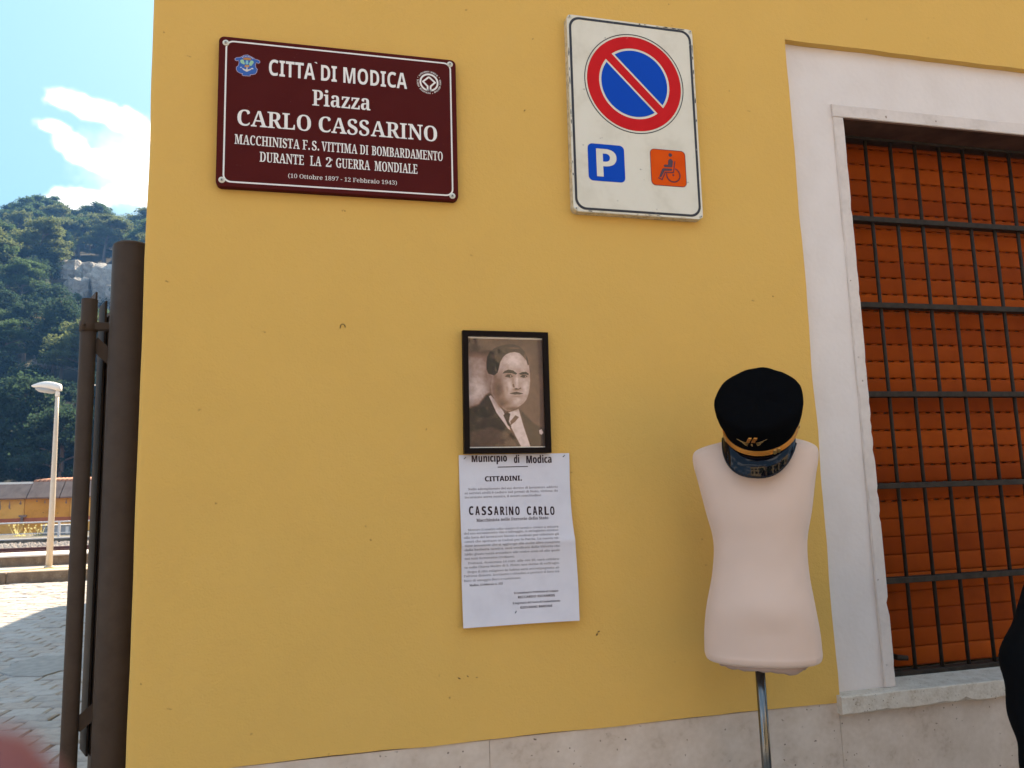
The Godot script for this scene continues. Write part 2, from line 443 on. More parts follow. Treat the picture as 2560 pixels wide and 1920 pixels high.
func sky_image(sun_dir: Vector3) -> Image:
	var n := cloud_noise()
	var small := Image.create(512, 256, false, Image.FORMAT_RGBF)
	for y in 256:
		var el := (0.5 - (y + 0.5) / 256.0) * PI
		for x in 512:
			small.set_pixel(x, y, sky_at(wrapf((x + 0.5) / 512.0 * TAU, -PI, PI), maxf(el, 0.0), n, sun_dir))
	small.resize(3072, 1536, Image.INTERPOLATE_BILINEAR)
	var x0 := int((1.0 - 30.0 / 360.0) * 3072)
	for y in range(int(50.0 / 180.0 * 1536), int(76.0 / 180.0 * 1536)):
		var el := (0.5 - (y + 0.5) / 1536.0) * PI
		for x in range(x0, 3072):
			small.set_pixel(x, y, sky_at(((x + 0.5) / 3072.0 - 1.0) * TAU, el, n, sun_dir))
	return small

# ------------------------------------------------------------------ the yellow building

func wave(x: float, y: float, f: float, a: float) -> float:
	return wobble.get_noise_2d(x * f, y * f) * a

# plaster sheet with an opening; hems run back from every free edge
func sheet(st: SurfaceTool, xs: Array, ys: Array, hole: Rect2, z: float, back: float, ripple: float, ragged: float, soft_left := false) -> void:
	var inside := func(i: int, j: int) -> bool:
		if i < 0 or j < 0 or i >= xs.size() - 1 or j >= ys.size() - 1: return true
		var c := Vector2((xs[i] + xs[i + 1]) / 2.0, (ys[j] + ys[j + 1]) / 2.0)
		return hole.has_point(c)
	var at := func(i: int, j: int) -> Vector3:
		var x: float = xs[i]
		var y: float = ys[j]
		var p := Vector3(x, y, z + wave(x, y, 90.0, ripple))
		var on_hole := x > hole.position.x - 1e-4 and x < hole.end.x + 1e-4 and y > hole.position.y - 1e-4 and y < hole.end.y + 1e-4
		if on_hole or j == 0:
			p.y += wave(x + 3.0, y, 260.0, ragged)
			p.x += wave(x, y + 9.0, 260.0, ragged) if on_hole else 0.0
		if soft_left and i < 4:
			p.z += [-0.016, -0.007, -0.002, 0.0][i]
			p.x += wave(1.0, y, 150.0, 0.004) * (1.0 - i / 4.0)
		return p
	for i in xs.size() - 1:
		for j in ys.size() - 1:
			if inside.call(i, j): continue
			var a: Vector3 = at.call(i, j)
			var b: Vector3 = at.call(i, j + 1)
			var c: Vector3 = at.call(i + 1, j + 1)
			var d: Vector3 = at.call(i + 1, j)
			quad(st, a, b, c, d)
			for e in [[i - 1, j, b, a], [i + 1, j, d, c], [i, j - 1, a, d], [i, j + 1, c, b]]:
				if inside.call(e[0], e[1]):
					var p: Vector3 = e[2]
					var q: Vector3 = e[3]
					st.set_smooth_group(1)
					quad(st, p, q, Vector3(q.x, q.y, back), Vector3(p.x, p.y, back))
					st.set_smooth_group(0)

func steps(a: float, b: float, d: float) -> Array:
	var n := maxi(1, roundi((b - a) / d))
	var r := []
	for i in n + 1: r.append(lerpf(a, b, float(i) / n))
	return r

# a stone bar along `axis` (0 x, 1 y) with chipped front edges; section given in (across, z)
func stone_bar(a: float, b: float, axis: int, lo: Vector2, hi: Vector2, chip: float, s: float) -> SurfaceTool:
	var st := begin()
	var rings := []
	var n := maxi(8, int((b - a) / 0.018))
	for k in n + 1:
		var t := lerpf(a, b, float(k) / n)
		var c1 := 0.002 + chip * maxf(0.0, wave(t, s, 400.0, 1.0)) + chip * 2.2 * maxf(0.0, wave(t, s + 5.0, 1500.0, 1.0) - 0.25)
		var c2 := 0.002 + chip * maxf(0.0, wave(t, s + 20.0, 400.0, 1.0)) + chip * 2.2 * maxf(0.0, wave(t, s + 35.0, 1500.0, 1.0) - 0.25)
		var sec := [[lo.x, lo.y], [hi.x, lo.y], [hi.x, hi.y - c2], [hi.x - c2, hi.y], [lo.x + c1, hi.y], [lo.x, hi.y - c1]]
		var ring := PackedVector3Array()
		for q in sec:
			ring.append(Vector3(q[0], t, q[1]) if axis == 1 else Vector3(t, q[0], q[1]))
		if axis == 0: ring.reverse()
		rings.append(ring)
	loft(st, rings)
	return st

func yellow_building() -> void:
	var b := thing("station_building", "yellow plastered station building with stone plinth and orange shuttered window", "building")
	var top := 5.6
	var deep := -17.0
	# front plaster, one sheet with the hole of the window surround
	var xs := [CORNER, CORNER + 0.004, CORNER + 0.012, CORNER + 0.03]
	xs.append_array(steps(CORNER + 0.06, WIN_L, 0.04))
	xs.append_array(steps(WIN_L, WIN_R, 0.035).slice(1))
	xs.append_array(steps(WIN_R, 9.0, 0.2).slice(1))
	var ys := steps(PLINTH_TOP, WIN_T, 0.04)
	ys.append_array(steps(WIN_T, top, 0.08).slice(1))
	var st := begin(true)
	sheet(st, xs, ys, Rect2(WIN_L, PLINTH_TOP - 0.01, WIN_R - WIN_L, WIN_T - PLINTH_TOP + 0.01), 0.0, -0.034, 0.0035, 0.005, true)
	put("plaster_front", st, M.plaster, b)
	# chips and flecks in the plaster
	for q in [[0.700, 1.165, 5], [0.705, 1.172, 4], [0.330, 1.085, 5], [0.352, 1.088, 4], [0.375, 1.083, 3], [0.10, 1.47, 3], [1.30, 2.1, 3], [0.55, 2.62, 4]]:
		var fl := begin()
		var poly := PackedVector2Array()
		var an := rng.randf() * PI
		for i in 7: poly.append(Vector2(q[0], q[1]) + (Vector2(cos(TAU * i / 7.0) * q[2] * 0.0009, sin(TAU * i / 7.0) * q[2] * 0.00035) * rng.randf_range(0.6, 1.2)).rotated(an))
		plate(fl, poly, -0.006, 0.0022)
		put("plaster_chip", fl, M.chip, b)
	# masonry behind it
	st = begin()
	box(st, Vector3(CORNER + 0.004, PLINTH_TOP, -0.4), Vector3(1.56, top, -0.033))
	box(st, Vector3(1.56, 2.76, -0.4), Vector3(3.10, top, -0.033))
	box(st, Vector3(3.10, PLINTH_TOP, -0.4), Vector3(9.0, top, -0.033))
	box(st, Vector3(1.56, 0.0, -0.4), Vector3(3.10, 0.90, -0.033))
	box(st, Vector3(CORNER + 0.004, 0.0, -0.4), Vector3(1.56, PLINTH_TOP, -0.033))
	box(st, Vector3(3.10, 0.0, -0.4), Vector3(9.0, PLINTH_TOP, -0.033))
	put("masonry", st, M.plaster, b)
	st = begin()
	box(st, Vector3(CORNER + 0.002, 0.0, deep), Vector3(CORNER + 0.4, top, -0.4))
	put("side_wall", st, M.plaster, b)
	st = begin()
	box(st, Vector3(8.6, 0.0, deep), Vector3(9.0, top, -0.4))
	put("side_wall", st, M.plaster, b)
	st = begin()
	box(st, Vector3(CORNER + 0.4, 0.0, deep), Vector3(8.6, top, deep + 0.4))
	put("rear_wall", st, M.plaster, b)
	st = begin()
	box(st, Vector3(CORNER - 0.12, top, deep - 0.12), Vector3(9.2, top + 0.22, 0.12))
	put("roof", st, M.roof_tile, b)
	# stone plinth, slab by slab
	var joints := [CORNER, 0.405, 1.413, 2.62, 3.72, 4.9, 6.2, 7.6, 9.0]
	for k in joints.size() - 1:
		st = begin()
		bevel_box(st, Vector3(joints[k] + 0.0004, 0.0, -0.032), Vector3(joints[k + 1] - 0.0004, PLINTH_TOP - 0.002 if joints[k] < 1.0 or joints[k] > 3.5 else 0.899, -0.004 - 0.0006 * (k % 2)), 0.0007)
		put("plinth_slab", st, M.stone, b)
	# white surround
	st = begin(true)
	var wx := steps(WIN_L - 0.02, 1.585, 0.03)
	wx.append_array(steps(1.585, 3.075, 0.04).slice(1))
	wx.append_array(steps(3.075, WIN_R + 0.02, 0.03).slice(1))
	var wy := steps(0.945, 2.745, 0.04)
	wy.append_array(steps(2.745, WIN_T + 0.02, 0.03).slice(1))
	sheet(st, wx, wy, Rect2(1.585, 0.9, 1.49, 1.845), -0.024, -0.034, 0.004, 0.003)
	put("window_surround", st, M.white_plaster, b)
	# stone frame of the window
	put("lintel", stone_bar(1.578, 3.082, 0, Vector2(2.7055, -0.40), Vector2(2.748, -0.016), 0.003, 1.0), M.jamb_stone, b)
	put("jamb", stone_bar(0.951, 2.7045, 1, Vector2(1.580, -0.40), Vector2(1.6185, -0.018), 0.006, 2.0), M.jamb_stone, b)
	put("jamb", stone_bar(0.951, 2.7045, 1, Vector2(3.0415, -0.40), Vector2(3.08, -0.018), 0.006, 3.0), M.jamb_stone, b)
	put("window_sill", stone_bar(1.405, 3.30, 0, Vector2(0.9005, -0.30), Vector2(0.9495, 0.020), 0.010, 4.0), M.old_stone, b)
	st = begin()
	box(st, Vector3(1.60, 0.95, -0.32), Vector3(3.06, 2.72, -0.30))
	put("window_sash", st, M.sash, b)
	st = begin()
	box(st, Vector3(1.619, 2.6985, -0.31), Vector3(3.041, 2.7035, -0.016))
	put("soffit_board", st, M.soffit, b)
	# roller shutter: slats joined by tongues with ventilation slots between
	var sh := Node3D.new()
	sh.name = "roller_shutter"
	b.add_child(sh)
	sh.set_meta("label", "orange brown roller shutter, its lower slats closed tight")
	var x0 := 1.60
	var x1 := 3.06
	var open_slat := begin(true)
	var shut_slat := begin(true)
	var prof := [[-0.010, 0.0], [-0.0020, 0.0008], [-0.0006, 0.006], [0.0003, 0.020], [0.0003, 0.036], [-0.0005, 0.048], [-0.0020, 0.0534], [-0.010, 0.0542]]
	for s in 2:
		var stt: SurfaceTool = [open_slat, shut_slat][s]
		var rings := []
		for x in [x0, lerpf(x0, x1, 0.33), lerpf(x0, x1, 0.66), x1]:
			var ring := PackedVector3Array()
			for q in prof: ring.append(Vector3(x, q[1] * (1.0 if s == 0 else 1.058), q[0]))
			rings.append(ring)
		loft(stt, rings)
		if s == 0:
			var x := x0 + 0.006
			while x < x1 - 0.03:
				box(stt, Vector3(x, 0.0525, -0.010), Vector3(x + 0.023, 0.0585, -0.0042))
				x += 0.041
		else:
			box(stt, Vector3(x0, 0.0560, -0.010), Vector3(x1, 0.0585, -0.006))
	var meshes := [mesh_of(open_slat), mesh_of(shut_slat)]
	var y := 0.962
	var k := 0
	while y < 2.72:
		var m: Material = [M.slat_a, M.slat_b, M.slat_a, M.slat_c, M.slat_a, M.slat_b, M.slat_a][(k * 5 + k / 4) % 7]
		put("slat", meshes[0 if y > 1.40 else 1], m, sh, Transform3D(Basis.IDENTITY, Vector3(0, y, -0.172 + rng.randf_range(-0.0008, 0.0008))))
		y += 0.0575
		k += 1
	st = begin()
	tube(st, [Vector3(1.735, 0.998, -0.172), Vector3(1.735, 0.998, -0.145), Vector3(1.765, 0.995, -0.140)], [0.009, 0.009, 0.008], 8)
	put("stopper", st, M.iron, sh)
	# iron grille
	var gr := Node3D.new()
	gr.name = "window_grille"
	b.add_child(gr)
	gr.set_meta("label", "dark iron bar grille in front of the orange shutter")
	for yy in [2.700, 2.410, 2.116, 1.821, 1.527, 1.234, 0.9445]:
		st = begin()
		bevel_box(st, Vector3(1.612, yy - 0.009 if yy > 1.0 else yy - 0.0, -0.148), Vector3(3.048, yy + 0.009 if yy > 1.0 else yy + 0.018, -0.116), 0.0015)
		put("crossbar", st, M.iron, gr)
	for i in 13:
		var x := 1.785 + 0.0995 * i - 0.0995
		st = begin(true)
		tube(st, [Vector3(x, 0.95, -0.133), Vector3(x, 2.702, -0.133)], [0.0060], 10)
		put("bar", st, M.iron, gr)

# ------------------------------------------------------------------ signs

func flat(z: float) -> Callable:
	return func(q: Vector2) -> Vector3: return Vector3(q.x, q.y, z)

func fixing(parent: Node, at: Vector2, z: float, r: float) -> void:
	var st := begin(true)
	lathe(st, [[r * 0.2, 0.0], [r, 0.0], [r, 0.0012], [r * 0.86, 0.0022], [r * 0.55, 0.0022]], 20, Transform3D(Basis(Vector3.RIGHT, Vector3.BACK, Vector3.DOWN), Vector3(at.x, at.y, z)))
	var s := put("screw", st, M.washer, parent)
	st = begin(true)
	lathe(st, [[r * 0.1, 0.0022], [r * 0.54, 0.0022], [r * 0.46, 0.0036], [r * 0.24, 0.0040]], 16, Transform3D(Basis(Vector3.RIGHT, Vector3.BACK, Vector3.DOWN), Vector3(at.x, at.y, z)))
	put("screw_head", st, M.screw, s)
	st = begin()
	plate(st, circle(at, r * 0.2, 6), z + 0.003, z + 0.0046)
	put("socket", st, M.dark, s)

func plaque() -> void:
	var o := thing("street_plaque", "maroon street name plaque with white lettering, crest and screwed corners", "street sign", Vector3(-0.271, 2.331, 0.0))
	var st := begin()
	plate(st, round_rect(0, 0, 0.621, 0.409, 0.014), 0.002, 0.0185)
	plate(st, round_rect(0.0012, 0.0012, 0.6198, 0.4078, 0.013), 0.018, 0.020)
	put("plate", st, M.maroon, o)
	var z := 0.0206
	st = begin()
	band(st, round_rect(0.0165, 0.0115, 0.6075, 0.3985, 0.02, 8), round_rect(0.0205, 0.0155, 0.6035, 0.3945, 0.0165, 8), 0.019, z)
	put("border", st, M.print_white, o)
	for l in [["CITTA DI MODICA", sans_bold, 0.1249, 0.3118, 0.3602, 0.0445, -0.006], ["Piazza", serif_bold, 0.2351, 0.2388, 0.151, 0.0440, -0.004], ["CARLO CASSARINO", serif_bold, 0.0492, 0.1668, 0.5161, 0.0440, -0.003], ["MACCHINISTA", serif_bold, 0.0435, 0.1160, 0.1607, 0.0262, -0.0105], ["F.", serif_bold, 0.2113, 0.1142, 0.0184, 0.0262, -0.0105], ["S.", serif_bold, 0.2350, 0.1140, 0.0184, 0.0262, -0.0105], ["VITTIMA", serif_bold, 0.2596, 0.1137, 0.0922, 0.0262, -0.0105], ["DI", serif_bold, 0.3585, 0.1127, 0.0218, 0.0262, -0.0105], ["BOMBARDAMENTO", serif_bold, 0.3893, 0.1124, 0.1905, 0.0262, -0.0105], ["DURANTE", serif_bold, 0.1052, 0.0727, 0.1097, 0.0268, -0.0105], ["LA", serif_bold, 0.2308, 0.0714, 0.0285, 0.0268, -0.0105], ["2", serif_bold, 0.2709, 0.0710, 0.0138, 0.0268, -0.0105], ["GUERRA", serif_bold, 0.2967, 0.0707, 0.0882, 0.0268, -0.0105], ["MONDIALE", serif_bold, 0.3965, 0.0696, 0.1140, 0.0268, -0.0105], ["(10 Ottobre 1897 - 12 Febbraio 1943)", serif, 0.1764, 0.0345, 0.2786, 0.0112, -0.002]]:
		put("lettering", letters(l[0], l[1], Vector2(l[2], l[3]), l[4], l[5], flat(z), l[6]), M.print_white, o)
	put("lettering", letters("a", serif_bold, Vector2(0.2835, 0.0885), 0.0042, 0.0070, flat(z)), M.print_white, o)
	st = begin()
	plate(st, PackedVector2Array([Vector2(0.2395, 0.3615), Vector2(0.2455, 0.3580), Vector2(0.2475, 0.3580), Vector2(0.2455, 0.3618)]), 0.019, z)
	put("accent", st, M.print_white, o)
	for s in [[0.0172, 0.3905], [0.6046, 0.3945], [0.0150, 0.0170], [0.6045, 0.0125]]: fixing(o, Vector2(s[0], s[1]), 0.020, 0.0082)
	# municipal crest
	var crest := Node3D.new()
	crest.name = "crest"
	o.add_child(crest)
	var cv := func(pts: Array) -> PackedVector2Array:
		var r := PackedVector2Array()
		for p in pts:
			var yy: float = p[1] - 0.085 * (p[0] - 648.0)
			r.append(Vector2(0.0711 + (p[0] - 648.0) / 705.0 * 0.0645, 0.3336 - (yy - 588.0) / 665.0 * 0.0605))
		return r
	var shield := [[650, 260], [550, 275], [450, 340], [350, 350], [300, 390], [310, 440], [370, 465], [400, 440], [415, 500], [405, 590], [350, 640], [345, 720], [380, 790], [440, 830], [520, 850], [500, 880], [540, 910], [700, 920], [750, 905], [720, 875], [800, 870], [870, 850], [910, 790], [925, 700], [880, 640], [870, 570], [890, 500], [940, 530], [990, 500], [990, 450], [940, 410], [860, 390], [780, 330], [700, 290]]
	var bits := [["outline", 0.020, 0.0205, mat(lin(0.55, 0.42, 0.50), 0.5), [shield]], ["shield", 0.0204, 0.0209, mat(lin(0.012, 0.085, 0.36), 0.5), [Geometry2D.offset_polygon(cv.call(shield), -0.0011)[0]]],
		["crown", 0.0208, 0.0213, mat(lin(0.42, 0.17, 0.03), 0.5), [[[525, 365], [640, 350], [755, 375], [735, 430], [640, 432], [550, 420]]]],
		["wing", 0.0208, 0.0213, mat(lin(0.30, 0.50, 0.32), 0.5), [[[500, 410], [545, 430], [585, 560], [540, 560], [470, 520], [450, 450]], [[740, 440], [800, 450], [820, 500], [760, 600], [710, 610], [690, 540]]]],
		["eagle", 0.0209, 0.0214, mat(lin(0.20, 0.46, 0.52), 0.5), [[[610, 440], [665, 445], [675, 540], [640, 570], [595, 540]]]],
		["tail", 0.0208, 0.0214, mat(lin(0.52, 0.22, 0.05), 0.5), [[[585, 580], [690, 580], [700, 650], [640, 640], [570, 650]]]],
		["anchor", 0.0209, 0.0215, mat(lin(0.66, 0.58, 0.52), 0.5), [[[500, 670], [560, 700], [620, 725], [630, 640], [650, 640], [655, 725], [730, 700], [780, 680], [740, 730], [635, 790], [540, 735]]]],
		["ribbon", 0.0208, 0.0213, mat(lin(0.60, 0.62, 0.72), 0.5), [[[450, 650], [495, 640], [490, 670], [460, 672]], [[745, 670], [790, 665], [820, 700], [780, 708]]]]]
	for b in bits:
		for pp in b[4]:
			st = begin()
			plate(st, pp if pp is PackedVector2Array else cv.call(pp), b[1], b[2])
			put(b[0], st, b[3], crest)
	st = begin()
	for i in 8:
		var c := Vector2(0.0711, 0.3336) + Vector2(-0.0135 + 0.0037 * i, 0.0235 - 0.00035 * pow(i - 3.5, 2.0))
		plate(st, PackedVector2Array([c, c + Vector2(0.0013, 0), c + Vector2(0.0013, 0.0022), c + Vector2(0, 0.0022)]), 0.0208, 0.0213)
	put("scroll", st, M.print_white, crest)
	# heritage roundel
	var em := Node3D.new()
	em.name = "roundel"
	o.add_child(em)
	var c := Vector2(0.5456, 0.3351)
	st = begin()
	var arc := PackedVector2Array()
	for i in 57: arc.append(c + Vector2.from_angle(-PI / 2 + 0.10 + (TAU - 0.20) * i / 56.0) * 0.0238)
	stroke(st, arc, 0.0048, 0.019, z)
	for s in [-1.0, 1.0]:
		stroke(st, PackedVector2Array([c + Vector2(s * 0.0040, -0.0255), c + Vector2(s * 0.0040, -0.0115), c + Vector2(s * 0.0165, 0.0012), c + Vector2(0, 0.0160)]), 0.0046, 0.019, z)
	put("ring", st, M.print_white, em)
	var ring_text := "PATRIMONIO MUNDIAL • WORLD HERITAGE • PATRIMOINE MONDIAL • "
	for i in ring_text.length():
		var ch := ring_text[i]
		if ch == " ": continue
		var ang := deg_to_rad(148.0) - TAU * i / ring_text.length()
		var lay := func(q: Vector2) -> Vector3:
			var rr: float = 0.0291 + q.y
			var aa: float = ang - q.x / 0.031
			return Vector3(c.x + cos(aa) * rr, c.y + sin(aa) * rr, z)
		put("lettering", letters(ch, sans_bold, Vector2(0, 0.0016 if ch == "•" else 0.0), 0.0018 if ch in "I•" else 0.0026, 0.0044, lay), M.print_white, em)

func parking_sign() -> void:
	var o := thing("parking_sign", "worn white no parking panel with red ring, P square and orange wheelchair square", "traffic sign", Vector3(0.675, 2.319, 0.0))
	o.rotation.z = -0.006
	var st := begin()
	plate(st, round_rect(0, 0, 0.4, 0.6, 0.016), 0.001, 0.0240)
	put("tray", st, M.sign_edge, o)
	st = begin()
	plate(st, round_rect(0.0012, 0.0012, 0.3988, 0.5988, 0.015), 0.0235, 0.0255)
	put("face", st, M.sign_white, o)
	var z0 := 0.025
	var z := 0.0262
	st = begin()
	band(st, round_rect(0.0065, 0.0065, 0.3935, 0.5935, 0.033, 8), round_rect(0.0135, 0.0135, 0.3865, 0.5865, 0.027, 8), z0, z)
	put("border", st, M.sign_black, o)
	var c := Vector2(0.2035, 0.4040)
	st = begin()
	band(st, circle(c, 0.1558, 72), circle(c, 0.1532, 72), z0, z)
	put("outline", st, M.sign_black, o)
	st = begin()
	band(st, circle(c, 0.1475, 72), circle(c, 0.1105, 72), z0, z)
	var n := Vector2(0.7071, 0.7071)
	var d := Vector2(0.7071, -0.7071)
	plate(st, PackedVector2Array([c - d * 0.114 + n * 0.0128, c + d * 0.114 + n * 0.0128, c + d * 0.114 - n * 0.0128, c - d * 0.114 - n * 0.0128]), z0, z - 0.0001)
	put("red_ring", st, M.sign_red, o)
	for s in [-1.0, 1.0]:
		var half := PackedVector2Array()
		var lim := asin(0.0188 / 0.1035)
		for i in 33:
			var a := lerpf(lim, PI - lim, i / 32.0)
			half.append(c + (d * cos(a) + n * s * sin(a)) * 0.1035)
		st = begin()
		plate(st, half, z0, z)
		put("blue_half", st, M.sign_blue, o)
	st = begin()
	plate(st, round_rect(0.0495, 0.0950, 0.1605, 0.2065, 0.0145), z0, z)
	var ps := put("parking_square", st, M.sign_blue, o)
	put("lettering", letters("P", sans_bold, Vector2(0.0745, 0.1085), 0.0610, 0.0835, flat(z + 0.0006)), M.sign_white, ps)
	st = begin()
	plate(st, round_rect(0.2410, 0.0950, 0.3525, 0.2065, 0.0135), z0, z)
	var wsq := put("wheelchair_square", st, M.sign_orange, o)
	st = begin()
	band(st, round_rect(0.2410, 0.0950, 0.3525, 0.2065, 0.0135), round_rect(0.2426, 0.0966, 0.3509, 0.2049, 0.012), z, z + 0.0004)
	put("outline", st, M.sign_maroon, wsq)
	var w := func(x: float, y: float) -> Vector2:
		var q := Vector2(x - 790.0, y - 120.0)
		var det := 1080.0 * 1130.0 - 80.0 * 40.0
		return Vector2(0.2410 + 0.1115 * (q.x * 1130.0 - q.y * 40.0) / det, 0.2065 - 0.1115 * (1080.0 * q.y - 80.0 * q.x) / det)
	var za := z + 0.0001
	var zb := z + 0.0007
	st = begin()
	plate(st, circle(w.call(1412.0, 322.0), 0.0057, 20), za, zb)
	plate(st, PackedVector2Array([w.call(1345.0, 500.0), w.call(1370.0, 455.0), w.call(1415.0, 440.0), w.call(1465.0, 465.0), w.call(1493.0, 525.0), w.call(1470.0, 705.0), w.call(1250.0, 700.0), w.call(1215.0, 680.0), w.call(1205.0, 650.0), w.call(1235.0, 622.0), w.call(1340.0, 625.0)]), za, zb)
	plate(st, PackedVector2Array([w.call(1200.0, 733.0), w.call(1468.0, 755.0), w.call(1450.0, 815.0), w.call(1235.0, 812.0), w.call(1135.0, 1000.0), w.call(1100.0, 1018.0), w.call(1065.0, 990.0), w.call(1160.0, 755.0)]), za, zb)
	put("sitting_figure", st, M.sign_violet, wsq)
	st = begin()
	stroke(st, PackedVector2Array([w.call(1548.0, 515.0), w.call(1503.0, 868.0), w.call(1250.0, 862.0), w.call(1150.0, 1085.0), w.call(1035.0, 1030.0)]), 0.0036, za, zb)
	var arc := PackedVector2Array()
	var wc: Vector2 = w.call(1495.0, 950.0)
	for i in 34: arc.append(wc + Vector2.from_angle(deg_to_rad(lerpf(168.0, 432.0, i / 33.0))) * 0.0212)
	stroke(st, arc, 0.0036, za, zb)
	plate(st, circle(wc, 0.0031, 14), za, zb)
	put("wheelchair", st, M.sign_maroon, wsq)
	for s in [[0.0085, 0.5915], [0.3920, 0.5915], [0.0085, 0.0085], [0.3920, 0.0085]]: fixing(o, Vector2(s[0], s[1]), 0.0255, 0.0052)
	# flaked paint along the rim
	var r := RandomNumberGenerator.new()
	r.seed = 12
	for k in 46:
		var side := r.randi_range(0, 3)
		var t := r.randf()
		var p: Vector2 = [Vector2(0.0035, lerpf(0.1, 0.55, t)), Vector2(lerpf(0.04, 0.36, t), 0.0035), Vector2(0.3962, lerpf(0.2, 0.57, t)), Vector2(lerpf(0.22, 0.37, t), 0.5962)][side]
		var ln := r.randf_range(0.003, 0.016)
		var th := r.randf_range(0.0008, 0.0022)
		var e := Vector2(th, ln) if side in [0, 2] else Vector2(ln, th)
		var poly := PackedVector2Array()
		for i in 7: poly.append(p + Vector2(cos(TAU * i / 7.0) * e.x, sin(TAU * i / 7.0) * e.y) * r.randf_range(0.5, 1.0))
		st = begin()
		plate(st, poly, z0, 0.0258 + 0.0006 * r.randf())
		put("flaked_paint", st, M.sign_black if r.randf() < 0.6 else M.sign_edge, o)

# ------------------------------------------------------------------ portrait and notice

func fill(im: Image, pts: Array, c: Color) -> void:
	var w := im.get_width()
	var h := im.get_height()
	var poly := []
	for p in pts: poly.append(Vector2((p[0] - 155.0) / 890.0 * w, (p[1] - 185.0) / 1297.0 * h))
	for y in h:
		var cuts := []
		for i in poly.size():
			var a: Vector2 = poly[i]
			var b: Vector2 = poly[(i + 1) % poly.size()]
			if (a.y <= y + 0.5) != (b.y <= y + 0.5):
				cuts.append(a.x + (y + 0.5 - a.y) / (b.y - a.y) * (b.x - a.x))
		cuts.sort()
		for k in range(0, cuts.size() - 1, 2):
			var x0 := clampi(int(round(cuts[k])), 0, w)
			var x1 := clampi(int(round(cuts[k + 1])), 0, w)
			if x1 > x0: im.fill_rect(Rect2i(x0, y, x1 - x0, 1), c)

func blur(im: Image, by: int) -> void:
	var w := im.get_width()
	var h := im.get_height()
	im.resize(maxi(2, w / by), maxi(2, h / by), Image.INTERPOLATE_LANCZOS)
	im.resize(w, h, Image.INTERPOLATE_CUBIC)

func dab(im: Image, x: float, y: float, rx: float, ry: float, c: Color, strength: float) -> void:
	var k := Vector2(im.get_width() / 890.0, im.get_height() / 1297.0)
	var m := Vector2((x - 155.0) * k.x, (y - 185.0) * k.y)
	var q := Vector2(rx * k.x, ry * k.y)
	for yy in range(maxi(0, int(m.y - q.y * 1.8)), mini(im.get_height(), int(m.y + q.y * 1.8))):
		for xx in range(maxi(0, int(m.x - q.x * 1.8)), mini(im.get_width(), int(m.x + q.x * 1.8))):
			var d := Vector2((xx - m.x) / q.x, (yy - m.y) / q.y).length_squared()
			im.set_pixel(xx, yy, im.get_pixel(xx, yy).lerp(c, strength * exp(-d * 1.6)))

